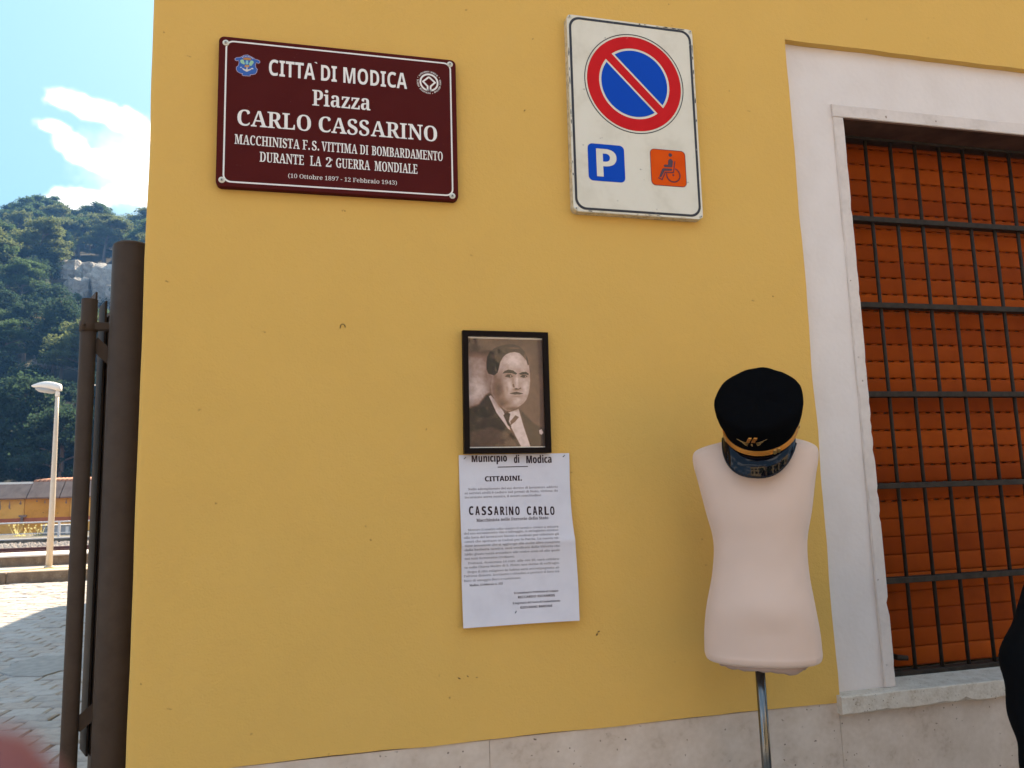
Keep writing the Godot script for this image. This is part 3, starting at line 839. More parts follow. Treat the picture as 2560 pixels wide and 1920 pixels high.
func portrait_print() -> ImageTexture:
	var im := Image.create(356, 520, false, Image.FORMAT_RGB8)
	var c := func(r: int, g: int, b: int) -> Color: return Color8(mini(255, int(r * 1.10)), mini(255, int(g * 1.05)), mini(255, int(b * 1.04)))
	im.fill(c.call(124, 86, 70))
	fill(im, [[150, 180], [1060, 180], [1060, 420], [700, 330], [150, 380]], c.call(98, 72, 52))
	fill(im, [[150, 380], [380, 420], [420, 760], [400, 900], [150, 1040]], c.call(166, 134, 130))
	fill(im, [[150, 620], [360, 720], [400, 860], [150, 1020]], c.call(186, 158, 158))
	fill(im, [[880, 330], [1060, 330], [1060, 620], [880, 640]], c.call(104, 76, 60))
	fill(im, [[880, 700], [1060, 700], [1060, 1480], [820, 1000]], c.call(124, 82, 72))
	blur(im, 40)
	# suit
	fill(im, [[150, 1035], [280, 985], [360, 870], [410, 845], [480, 1000], [620, 1280], [760, 1490], [150, 1490]], c.call(72, 54, 42))
	fill(im, [[745, 1030], [800, 1080], [900, 1200], [1060, 1290], [1060, 1490], [860, 1490], [800, 1250]], c.call(76, 55, 44))
	fill(im, [[180, 1300], [420, 1250], [640, 1330], [720, 1490], [160, 1490]], c.call(98, 74, 58))
	fill(im, [[200, 1060], [330, 1000], [430, 1120], [300, 1150]], c.call(58, 44, 32))
	blur(im, 9)
	fill(im, [[395, 880], [420, 870], [560, 1060], [640, 1290], [610, 1270], [480, 1080]], c.call(206, 178, 172))
	fill(im, [[545, 1105], [740, 1030], [790, 1230], [870, 1490], [760, 1490], [640, 1240]], c.call(202, 176, 172))
	fill(im, [[560, 1110], [600, 1070], [640, 1090], [620, 1180], [650, 1250], [610, 1230]], c.call(88, 58, 56))
	fill(im, [[640, 1180], [700, 1110], [740, 1130], [700, 1180], [640, 1230]], c.call(130, 88, 88))
	# head
	fill(im, [[375, 612], [400, 600], [440, 640], [448, 720], [440, 790], [415, 770], [385, 690]], c.call(158, 122, 108))
	fill(im, [[395, 600], [430, 470], [500, 380], [600, 320], [700, 298], [790, 330], [850, 410], [876, 500], [884, 600], [886, 690], [876, 780], [862, 850], [838, 915], [800, 965], [745, 1005], [690, 1035], [640, 1058], [590, 1055], [520, 1000], [462, 930], [425, 850], [420, 770], [440, 640]], c.call(178, 146, 136))
	blur(im, 3)
	dab(im, 700, 440, 150, 110, c.call(206, 180, 176), 0.9)
	dab(im, 640, 750, 60, 90, c.call(200, 172, 166), 0.7)
	dab(im, 825, 760, 45, 110, c.call(204, 174, 168), 0.8)
	dab(im, 735, 930, 70, 45, c.call(196, 166, 158), 0.7)
	dab(im, 500, 790, 80, 190, c.call(116, 84, 70), 1.0)
	dab(im, 560, 960, 90, 70, c.call(112, 82, 70), 0.9)
	dab(im, 660, 1030, 100, 34, c.call(116, 84, 72), 0.9)
	dab(im, 470, 640, 40, 60, c.call(134, 102, 88), 0.7)
	dab(im, 545, 860, 40, 90, c.call(140, 106, 92), 0.6)
	dab(im, 630, 630, 62, 30, c.call(112, 84, 74), 0.85)
	dab(im, 808, 632, 48, 28, c.call(112, 84, 74), 0.85)
	dab(im, 680, 690, 22, 60, c.call(146, 112, 102), 0.7)
	dab(im, 728, 690, 18, 70, c.call(214, 188, 182), 0.8)
	dab(im, 728, 770, 34, 22, c.call(196, 166, 158), 0.6)
	dab(im, 715, 800, 60, 14, c.call(126, 92, 84), 0.7)
	dab(im, 720, 880, 60, 14, c.call(140, 106, 98), 0.6)
	dab(im, 610, 800, 14, 60, c.call(150, 116, 104), 0.5)
	# hair, thinning at the temples
	fill(im, [[374, 480], [384, 410], [415, 345], [470, 300], [540, 268], [620, 250], [700, 248], [770, 270], [825, 330], [860, 410], [874, 490], [862, 500], [846, 440], [810, 395], [765, 352], [705, 340], [648, 350], [605, 372], [565, 412], [535, 470], [518, 540], [502, 596], [462, 630], [430, 620], [396, 610], [376, 560]], c.call(60, 45, 35))
	blur(im, 3)
	dab(im, 450, 400, 50, 40, c.call(106, 84, 68), 0.6)
	dab(im, 700, 292, 90, 16, c.call(122, 96, 82), 0.8)
	dab(im, 830, 390, 20, 50, c.call(126, 98, 84), 0.7)
	# brows, eyes, nostrils, mouth
	fill(im, [[560, 606], [585, 576], [630, 558], [685, 568], [732, 604], [718, 618], [670, 602], [610, 598]], c.call(38, 26, 20))
	fill(im, [[750, 608], [790, 586], [838, 582], [870, 604], [866, 620], [820, 610], [778, 618]], c.call(38, 26, 20))
	fill(im, [[588, 642], [618, 616], [655, 616], [682, 642], [640, 654]], c.call(58, 40, 33))
	fill(im, [[766, 644], [796, 618], [832, 620], [854, 640], [810, 654]], c.call(58, 40, 33))
	fill(im, [[648, 628], [662, 630], [662, 642], [648, 642]], c.call(196, 172, 166))
	fill(im, [[826, 628], [838, 632], [834, 642], [824, 642]], c.call(190, 166, 160))
	fill(im, [[672, 740], [690, 726], [700, 775], [680, 772]], c.call(120, 88, 80))
	fill(im, [[695, 786], [722, 780], [740, 790], [770, 774], [778, 782], [740, 800], [706, 798]], c.call(92, 64, 58))
	fill(im, [[634, 846], [680, 834], [720, 826], [756, 834], [800, 848], [756, 858], [700, 860]], c.call(76, 48, 44))
	fill(im, [[975, 1290], [1005, 1275], [1025, 1320], [1000, 1345], [978, 1330]], c.call(208, 188, 180))
	blur(im, 2)
	var n := FastNoiseLite.new()
	n.seed = 3
	n.frequency = 0.03
	n.fractal_octaves = 5
	for y in im.get_height():
		for x in im.get_width():
			var k := 1.0 + 0.10 * n.get_noise_2d(x, y)
			var p := im.get_pixel(x, y)
			# one brown dye: only its density varies
			var l := clampf((p.get_luminance() * k - 0.40) * 1.65 + 0.40, 0.0, 1.0)
			im.set_pixel(x, y, Color(0.155, 0.10, 0.072).lerp(Color(0.52, 0.37, 0.30), l * 2.0) if l < 0.5 else Color(0.52, 0.37, 0.30).lerp(Color(0.88, 0.78, 0.75), l * 2.0 - 1.0))
	return ImageTexture.create_from_image(im)

func portrait() -> void:
	var o := thing("portrait_frame", "black framed sepia portrait photograph of a man in a suit", "picture frame", Vector3(0.352, 1.646, 0.0))
	o.rotation.z = -0.006
	var w := 0.2355
	var h := 0.327
	var f := 0.0145
	for k in 4:
		var st := begin()
		var p: PackedVector2Array = [PackedVector2Array([Vector2(0, 0), Vector2(f, f), Vector2(f, h - f), Vector2(0, h)]), PackedVector2Array([Vector2(w, 0), Vector2(w - f, f), Vector2(w - f, h - f), Vector2(w, h)]), PackedVector2Array([Vector2(0, 0), Vector2(w, 0), Vector2(w - f, f), Vector2(f, f)]), PackedVector2Array([Vector2(0, h), Vector2(w, h), Vector2(w - f, h - f), Vector2(f, h - f)])][k]
		plate(st, p, 0.004, 0.0215)
		put("frame_side", st, M.frame, o)
	var st := begin()
	box(st, Vector3(f * 0.5, f * 0.5, 0.006), Vector3(w - f * 0.5, h - f * 0.5, 0.0100))
	put("mount", st, M.print_white, o)
	st = SurfaceTool.new()
	st.begin(Mesh.PRIMITIVE_TRIANGLES)
	var a := Vector2(f - 0.001, 0.0180)
	var b := Vector2(w - f + 0.001, 0.3075)
	for q in [[a.x, a.y, 0, 1], [a.x, b.y, 0, 0], [b.x, b.y, 1, 0], [a.x, a.y, 0, 1], [b.x, b.y, 1, 0], [b.x, a.y, 1, 1]]:
		st.set_normal(Vector3.BACK)
		st.set_uv(Vector2(q[2], q[3]))
		st.add_vertex(Vector3(q[0], q[1], 0.0106))
	var pm := StandardMaterial3D.new()
	pm.albedo_texture = portrait_print()
	pm.roughness = 0.5
	var pr := put("photograph", st.commit(), pm, o)
	pr.set_meta("label", "sepia head and shoulders portrait, man in dark suit and tie")
	st = begin()
	box(st, Vector3(f - 0.002, f - 0.002, 0.0150), Vector3(w - f + 0.002, h - f + 0.002, 0.0162))
	put("glass_pane", st, M.glass, o)

# the notice hangs by two pins: folded across the middle, its lower half lifts off the wall
func sheet_z(x: float, y: float) -> float:
	var s := clampf(y / 0.436, 0.0, 1.0)
	var z := 0.0035
	if s > 0.47: z += 0.016 * pow((1.0 - s) / 0.53, 1.6)
	else: z += 0.016 - 0.009 * sin(PI * 0.5 * clampf((0.47 - s) / 0.2, 0.0, 1.0)) + 0.010 * pow(clampf((0.30 - s) / 0.30, 0.0, 1.0), 1.5)
	var crest := exp(-pow((s - 0.47) / 0.02, 2.0)) * 0.0018
	var curl := pow(clampf((x - 0.17) / 0.14, 0.0, 1.0), 2.0) * (0.010 * (1.0 - s) + 0.006 * exp(-pow((s - 0.3) / 0.2, 2.0)))
	return z + crest + curl + wave(x, y, 700.0, 0.0010) + wave(x + 4.0, y, 250.0, 0.0014)

func notice() -> void:
	var o := thing("paper_notice", "white printed memorial notice with fold across it, pinned below the portrait", "notice", Vector3(0.340, 1.2085, 0.0))
	var outline := func(u: float, v: float) -> Vector3:
		var x: float = u * 0.300 + (1.0 - v) * 0.004 * u - (1.0 - v) * 0.0 + 0.003 * sin(v * 7.0) * u
		var y: float = v * 0.4350
		return Vector3(x, y, sheet_z(x, y))
	var st := begin(true)
	var nx := 40
	var ny := 60
	for i in nx:
		for j in ny:
			var a: Vector3 = outline.call(float(i) / nx, float(j) / ny)
			var b: Vector3 = outline.call(float(i) / nx, float(j + 1) / ny)
			var c: Vector3 = outline.call(float(i + 1) / nx, float(j + 1) / ny)
			var d: Vector3 = outline.call(float(i + 1) / nx, float(j) / ny)
			quad(st, a, b, c, d)
			var k := Vector3(0, 0, -0.0003)
			quad(st, d + k, c + k, b + k, a + k)
	put("sheet", st, M.paper, o)
	var lay := func(q: Vector2) -> Vector3: return Vector3(q.x, q.y, sheet_z(q.x, q.y) + 0.0005)
	# px: positions read off the photograph in its own pixels, turned into millimetres on the sheet
	var X := func(px: float, py: float) -> float: return (px - (1147.0 + (py - 1138.0) * 0.024)) / (273.5 + (py - 1138.0) * 0.036) * 0.302
	var Y := func(px: float, py: float) -> float:
		var t := (px - 1147.0) / 280.0
		return 0.435 * (1.0 - (py - lerpf(1138.0, 1132.3, t)) / lerpf(429.0, 414.7, t))
	var s := 320.0 / 2212.0
	var rows := [
		["Municipio", sans_bold, 262, 250, 855, 0.0200, 0, 0], ["di", sans_bold, 978, 262, 1066, 0.0200, 0, 0], ["Modica", sans_bold, 1190, 268, 1625, 0.0200, 0, 0],
		["CITTADINI.", sans_bold, 485, 590, 1112, 0.0130, 0, 0],
		["Nello adempimento del suo dovere di lavoratore addetto", serif, 205, 745, 1742, 0.0052, 0, 1], ["ai servizi civili è caduto nei pressi di Noto, vittima da", serif, 145, 815, 1740, 0.0052, 0, 1], ["incursione aerea nemica, il nostro concittadino", serif, 145, 887, 1447, 0.0052, 0, 1],
		["Macchinista nelle Ferrovie dello Stato", serif_bold, 338, 1292, 1570, 0.0075, 0, 0],
		["Mentre il nostro odio contro il nemico cresce a misura", serif, 195, 1450, 1745, 0.0052, 0, 1], ["del suo accanimento vile e selvaggio, ci stringiamo attorno", serif, 130, 1512, 1742, 0.0052, 0, 1],
		["alla bara del lavoratore buono e modesto per tributare gli", serif, 130, 62, 1752, 0.0052, 1, 1], ["onori che spettano ai Caduti per la Patria. La nuova vit-", serif, 138, 130, 1760, 0.0052, 1, 1], ["time innocente che si aggiunge alle molte altre compiute", serif, 142, 200, 1765, 0.0052, 1, 1], ["dalla barbaria nemica, sarà vendicata dalla Vittoria che", serif, 142, 272, 1772, 0.0052, 1, 1], ["Iddio giusto vorrà accordare alle nostre armi ed alla quale", serif, 142, 348, 1775, 0.0052, 1, 1], ["noi tutti fortemente crediamo.", serif, 145, 422, 1000, 0.0052, 1, 1],
		["Domani, domenica 14 corr. alle ore 10, sarà celebra-", serif, 202, 498, 1785, 0.0052, 1, 1], ["ta nella Chiesa Madre di S. Pietro una messa di suffragio.", serif, 145, 572, 1780, 0.0052, 1, 1], ["Dopo il rito religioso la Salma sarà accompagnata al-", serif, 198, 648, 1788, 0.0052, 1, 1], ["l'ultima dimora. Invitiamo i cittadini a portare il loro tri-", serif, 138, 720, 1795, 0.0052, 1, 1], ["buto di omaggio fiero e commosso.", serif, 140, 798, 1118, 0.0052, 1, 1],
		["Modica, 13 febbraio A. XXI", serif_bold, 230, 872, 798, 0.0050, 1, 0], ["Il Commissario Prefettizio al Comune", serif_bold, 990, 1000, 1765, 0.0050, 1, 0], ["RICCARDO RICKARDS", sans_bold, 1062, 1072, 1702, 0.0058, 1, 0], ["Il Segretario del Fascio di Combattimento", serif_bold, 968, 1170, 1795, 0.0050, 1, 0], ["GIOVANNI BARONE", sans_bold, 1098, 1242, 1655, 0.0058, 1, 0]]
	for q in [["CASSARINO", [215, 320, 428, 532, 636, 742, 838, 893, 1000], 1175], ["CARLO", [1200, 1303, 1403, 1505, 1605], 1172]]:
		for i in q[0].length():
			var ch: String = q[0][i]
			var wide: float = 26.0 if ch == "I" else 76.0
			var cx: float = q[1][i]
			var py: float = 1120.0 + q[2] * s
			var pl: float = 1140.0 + cx * s
			var xa: float = X.call(pl, py)
			var wd: float = X.call(pl + wide * s, py) - xa
			for fat in [0.0, 0.0009]:
				put("lettering", letters(ch, sans_bold, Vector2(xa + fat, Y.call(pl, py)), wd - 0.0009, 0.0218, lay), M.ink, o)
	for r in rows:
		var py: float = (1120.0 if r[6] == 0 else 1340.0) + r[3] * s
		var pl: float = 1140.0 + r[2] * s
		var pr: float = 1140.0 + r[4] * s
		# the photograph gives the baseline at the left end; the sheet is seen askew
		var x0: float = X.call(pl, py)
		var x1: float = X.call(pr, py)
		var y0: float = Y.call(pl, py)
		put("lettering", letters(r[0], r[1], Vector2(x0, y0), x1 - x0, r[5], lay, 0.0, 0.4335), M.ink if r[7] == 0 else M.ink_soft, o)
		if r[5] > 0.0125:
			put("lettering", letters(r[0], r[1], Vector2(x0 + 0.0008, y0), x1 - x0, r[5], lay, 0.0, 0.4335), M.ink, o)
	st = begin()
	var ya: float = Y.call(1140.0 + 950 * s, 1120.0 + 338 * s)
	var xa: float = X.call(1140.0 + 700 * s, 1169.0)
	var xb: float = X.call(1140.0 + 1218 * s, 1169.0)
	for i in 6:
		var u0 := lerpf(xa, xb, i / 6.0)
		var u1 := lerpf(xa, xb, (i + 1) / 6.0)
		quad(st, lay.call(Vector2(u0, ya)), lay.call(Vector2(u0, ya + 0.0022)), lay.call(Vector2(u1, ya + 0.0022)), lay.call(Vector2(u1, ya)))
	put("rule", st, M.ink, o)
	for p in [[0.0155, 0.4265, 0.8], [0.2855, 0.4270, 0.8], [0.1370, 0.0300, 1.2]]:
		var z := sheet_z(p[0], p[1])
		st = begin(true)
		var d := Vector3(cos(p[2]), sin(p[2]), 0.3) * 0.0036
		tube(st, [Vector3(p[0], p[1], z) - d, Vector3(p[0], p[1], z + 0.003) + d], [0.0009], 6)
		put("pin", st, M.dark, o)
	# bits of wire and a chipped spot left on the wall
	st = begin(true)
	var hook := []
	for i in 9: hook.append(Vector3(0.0065 * cos(PI * i / 8.0), 0.008 * sin(PI * i / 8.0) - (0.003 if i == 8 else 0.0), 0.001 + 0.004 * sin(PI * i / 8.0)))
	tube(st, hook, [0.0009], 6)
	var hk := put("wire_hook", st, M.dark, self)
	hk.position = Vector3(0.0435, 1.978, 0.0)
	tag(hk, "tiny bent wire hook in the bare wall left of the portrait", "hook")

# ------------------------------------------------------------------ mannequin and cap

const MAN := Vector3(1.0632, 0.0, 0.22)
const RIGHTWARD := Vector3(0.8577, 0.0, 0.5141)      # across the dummy, to the viewer's right
const OUTWARD := Vector3(-0.5141, 0.0, 0.8577)       # where its chest points

func spline(rows: Array, t: float) -> Array:
	var k := clampi(int(t), 0, rows.size() - 2)
	var f := t - k
	var r := []
	for c in rows[0].size():
		var p0: float = rows[maxi(k - 1, 0)][c]
		var p1: float = rows[k][c]
		var p2: float = rows[k + 1][c]
		var p3: float = rows[mini(k + 2, rows.size() - 1)][c]
		r.append(0.5 * (2.0 * p1 + (p2 - p0) * f + (2.0 * p0 - 5.0 * p1 + 4.0 * p2 - p3) * f * f + (3.0 * p1 - p0 - 3.0 * p2 + p3) * f * f * f))
	return r

func mannequin() -> void:
	var o := thing("mannequin", "headless cream pink torso mannequin on a chrome pole", "mannequin", Vector3(MAN.x, 0, MAN.z))
	# y, left, right, chest, back
	var rows := [[1.6620, -0.038, 0.074, 0.028, 0.028], [1.6560, -0.075, 0.110, 0.042, 0.040], [1.6440, -0.124, 0.142, 0.056, 0.052], [1.6290, -0.147, 0.157, 0.067, 0.060], [1.6000, -0.1490, 0.1555, 0.080, 0.068], [1.5610, -0.1407, 0.1466, 0.092, 0.074], [1.4785, -0.1245, 0.1313, 0.100, 0.074], [1.4050, -0.1105, 0.1150, 0.094, 0.066], [1.3275, -0.1180, 0.1135, 0.096, 0.070], [1.2476, -0.1370, 0.1215, 0.110, 0.088], [1.1900, -0.1460, 0.1275, 0.104, 0.092], [1.1450, -0.1487, 0.1290, 0.098, 0.090], [1.1300, -0.1480, 0.1285, 0.098, 0.089], [1.1180, -0.1420, 0.1230, 0.092, 0.084], [1.1120, -0.1200, 0.1020, 0.075, 0.070]]
	var rings := []
	var seg := 56
	for k in 85:
		var r := spline(rows, k / 84.0 * (rows.size() - 1))
		var ring := PackedVector3Array()
		for i in seg:
			var a := TAU * i / seg
			var ca := cos(a)
			var sa := sin(a)
			var u: float = lerpf(r[1], r[2], 0.5 + 0.5 * signf(ca) * pow(absf(ca), 0.86))
			var w: float = (r[3] if sa > 0.0 else -r[4]) * pow(absf(sa), 0.80)
			# belly and the hollow under it
			if sa > 0.0:
				w += 0.004 * exp(-pow((r[0] - 1.27) / 0.05, 2.0)) * exp(-pow((u + 0.01) / 0.06, 2.0))
				w -= 0.003 * exp(-pow((r[0] - 1.195) / 0.030, 2.0)) * exp(-pow((u - 0.012) / 0.045, 2.0))
			ring.append(RIGHTWARD * u + OUTWARD * w + Vector3(0, r[0], 0))
		rings.append(ring)
	var st := begin(true)
	loft(st, rings)
	put("torso", st, M.skin_cloth, o)
	st = begin(true)
	rings = []
	for k in 4:
		var ring := PackedVector3Array()
		for i in 40:
			var a := TAU * i / 40
			var sc: float = [0.80, 0.80, 0.74, 0.5][k]
			var yy: float = [1.125, 1.108, 1.1015, 1.1015][k] + (wave(i * 0.1, k, 400.0, 0.006) if k > 0 else 0.0) - (0.010 * exp(-pow((a - 0.85) / 0.25, 2.0)) if k in [1, 2] else 0.0)
			ring.append(RIGHTWARD * (cos(a) * 0.135 * sc - 0.010) + OUTWARD * (sin(a) * 0.098 * sc) + Vector3(0, yy, 0))
		rings.append(ring)
	loft(st, rings)
	put("gathered_cover", st, M.lining, o)
	st = begin(true)
	tube(st, [Vector3(0, 1.63, 0) + RIGHTWARD * 0.015, Vector3(0, 1.70, 0) + RIGHTWARD * 0.012], [0.050, 0.046], 24)
	put("neck", st, M.skin_cloth, o)
	var px := RIGHTWARD * -0.0185
	st = begin(true)
	tube(st, [px + Vector3(0, 1.115, 0), px + Vector3(0, 0.62, 0)], [0.0118], 20)
	put("pole", st, M.chrome, o)
	st = begin(true)
	tube(st, [px + Vector3(0, 0.62, 0), px + Vector3(0, 0.02, 0)], [0.0135], 20)
	put("pole_sleeve", st, M.chrome, o)
	st = begin(true)
	lathe(st, [[0.02, 0.03], [0.03, 0.018], [0.13, 0.012], [0.145, 0.006], [0.145, 0.0005], [0.02, 0.0005]].duplicate(), 36, Transform3D(Basis.IDENTITY, px))
	put("base_plate", st, M.chrome, o)

func cap() -> void:
	var t := deg_to_rad(46.0)
	var across := RIGHTWARD
	var front := (OUTWARD * cos(t) + Vector3.DOWN * sin(t)).normalized()
	var up := (OUTWARD * sin(t) + Vector3.UP * cos(t)).normalized()
	var origin := Vector3(1.0678, 1.707 - 0.0265, 0.25) + RIGHTWARD * 0.0035 + OUTWARD * 0.026 + Vector3(0, 0.002, 0)
	var o := thing("peaked_hat", "black peaked railway cap with gold strap, tipped forward on the mannequin", "hat", origin)
	# local: x across, y up the crown, z to the peak
	var turn := Basis(Vector3.UP, deg_to_rad(-10.0))
	var xf := Transform3D(Basis(across, up, front) * turn, Vector3.ZERO)
	var el := func(a: float, rx: float, rf: float, rb: float, y: float) -> Vector3:
		return xf * Vector3(sin(a) * rx, y, cos(a) * (rf if cos(a) > 0.0 else rb))
	# crown: leans up from the band, wide soft top
	var st := begin(true)
	var rows := [[0.0, 0.086, 0.100, 0.098], [0.024, 0.087, 0.102, 0.100], [0.030, 0.0885, 0.1035, 0.101], [0.050, 0.096, 0.109, 0.107], [0.072, 0.1005, 0.114, 0.114], [0.089, 0.1025, 0.116, 0.118], [0.0985, 0.1010, 0.114, 0.118], [0.1045, 0.095, 0.108, 0.113], [0.108, 0.085, 0.094, 0.098], [0.1085, 0.06, 0.066, 0.070], [0.107, 0.03, 0.033, 0.035]]
	var rings := []
	for r in rows:
		var ring := PackedVector3Array()
		for i in 64:
			var a := TAU * i / 64
			var p: Vector3 = el.call(a, r[1], r[2], r[3], r[0])
			if r[0] > 0.03: p += up * wave(sin(a) * 2.0, cos(a) * 2.0 + r[0], 60.0, 0.006) + across * wave(cos(a) * 2.0, sin(a), 50.0, 0.004)
			ring.append(p)
		rings.append(ring)
	loft(st, rings)
	put("crown", st, M.black_wool, o)
	# gold strap: two cords round the front
	st = begin(true)
	for h in [0.0080, 0.0130, 0.0180]:
		var line := []
		for i in 41:
			var a := lerpf(-1.75, 1.75, i / 40.0)
			line.append(el.call(a, 0.0875, 0.1025, 0.1, h))
		tube(st, line, [0.0030], 8)
	put("strap", st, M.gold, o)
	for a in [0.53, 0.64, -0.98, -1.10]:
		st = begin()
		var c: Vector3 = el.call(a, 0.0885, 0.1045, 0.1, 0.0125)
		var bn := (c - xf * Vector3(0, 0.0125, 0)).normalized()
		var bx := up.cross(bn).normalized()
		bevel_box(st, Vector3(-0.0042, -0.0072, -0.003), Vector3(0.0042, 0.0072, 0.0028), 0.0012, Transform3D(Basis(bx, up, bn), c))
		put("slide", st, M.brass, o)
	for a in [1.62, -1.62]:
		st = begin(true)
		var c: Vector3 = el.call(a, 0.090, 0.104, 0.1, 0.014)
		var bn := (c - xf * Vector3(0, 0.014, 0)).normalized()
		var bx := up.cross(bn).normalized()
		lathe(st, [[0.0065, -0.003], [0.0072, 0.0], [0.006, 0.003], [0.002, 0.0042]], 16, Transform3D(Basis(bx, bn, bx.cross(bn)), c))
		put("button", st, M.brass, o)
	# peak
	st = begin(true)
	var top := []
	var low := []
	for i in 37:
		var a := lerpf(-1.38, 1.38, i / 36.0)
		var inner: Vector3 = el.call(a, 0.0865, 0.1005, 0.1, 0.003)
		var outer: Vector3 = xf * Vector3(signf(a) * pow(absf(sin(a)), 0.80) * 0.0880, 0.0, pow(maxf(cos(a), 0.0), 0.85) * 0.1425) - up * (0.0215 * pow(maxf(0.0, cos(a)), 1.3) + 0.004)
		var ra := PackedVector3Array()
		var rb := PackedVector3Array()
		for k in 9:
			var f := k / 8.0
			var p := inner.lerp(outer, f) + up * (0.005 * cos(a) * sin(PI * f))
			ra.append(p)
			rb.append(p - up * 0.0026)
		top.append(ra)
		low.append(rb)
	for i in 36:
		for k in 8:
			quad(st, top[i][k], top[i + 1][k], top[i + 1][k + 1], top[i][k + 1])
			quad(st, low[i][k + 1], low[i + 1][k + 1], low[i + 1][k], low[i][k])
	put("peak", st, M.visor, o)
	st = begin(true)
	var rim := []
	for i in 37: rim.append((top[i][8] + low[i][8]) / 2.0)
	tube(st, rim, [0.0027], 8)
	put("peak_rim", st, M.visor, o)
	# winged badge on the front of the crown
	var bc: Vector3 = el.call(-0.02, 0.098, 0.1130, 0.1, 0.064)
	var bnorm := (front * 0.93 - up * 0.28).normalized()
	var bup := (up - bnorm * up.dot(bnorm)).normalized()
	var bright := bup.cross(bnorm).normalized()
	var bxf := Transform3D(Basis(bright * 0.95, bup * 1.12, bnorm), bc + bnorm * 0.0035)
	var badge := Node3D.new()
	badge.name = "badge"
	o.add_child(badge)
	badge.set_meta("label", "gold winged railway badge embroidered on the cap front")
	for q in [[-0.0060, 0.0135, 0.0100, 0.0036], [0.0068, 0.0125, 0.0115, 0.0038], [-0.0095, 0.0040, 0.0095, 0.0036], [0.0030, 0.0030, 0.0105, 0.0040]]:
		st = begin()
		plate(st, PackedVector2Array([Vector2(q[0] - q[2] * 0.5, q[1] - q[3]), Vector2(q[0] + q[2] * 0.35, q[1] - q[3]), Vector2(q[0] + q[2] * 0.5, q[1] + q[3] * 0.8), Vector2(q[0] - q[2] * 0.2, q[1] + q[3])]), -0.001, 0.0016, bxf)
		put("letter_block", st, M.gold, badge)
	for sgn in [-1.0, 1.0]:
		for k in 3:
			st = begin(true)
			var x0 := 0.009 + 0.001 * k
			var x1: float = [0.036, 0.029, 0.023][k]
			var y0 := -0.0040 - 0.0050 * k
			var y1: float = [0.0085, 0.0005, -0.0080][k] if sgn < 0.0 else [0.0020, -0.0055, -0.0135][k]
			var arch := []
			for i in 5:
				var f := i / 4.0
				arch.append(bxf * Vector3(sgn * lerpf(x0, x1, f), lerpf(y0, y1, f), 0.0008 - 0.006 * f * f))
			tube(st, arch, [0.0005, 0.0008, 0.0008, 0.0007, 0.0004], 6)
			put("feather", st, M.brass, badge)
	st = begin(true)
	tube(st, [bxf * Vector3(-0.002, -0.0065, 0.001), bxf * Vector3(-0.0012, -0.0105, 0.0014), bxf * Vector3(-0.0002, -0.0150, 0.001)], [0.0010, 0.0021, 0.0010], 8)
	put("hub", st, M.brass, badge)

# ------------------------------------------------------------------ gate

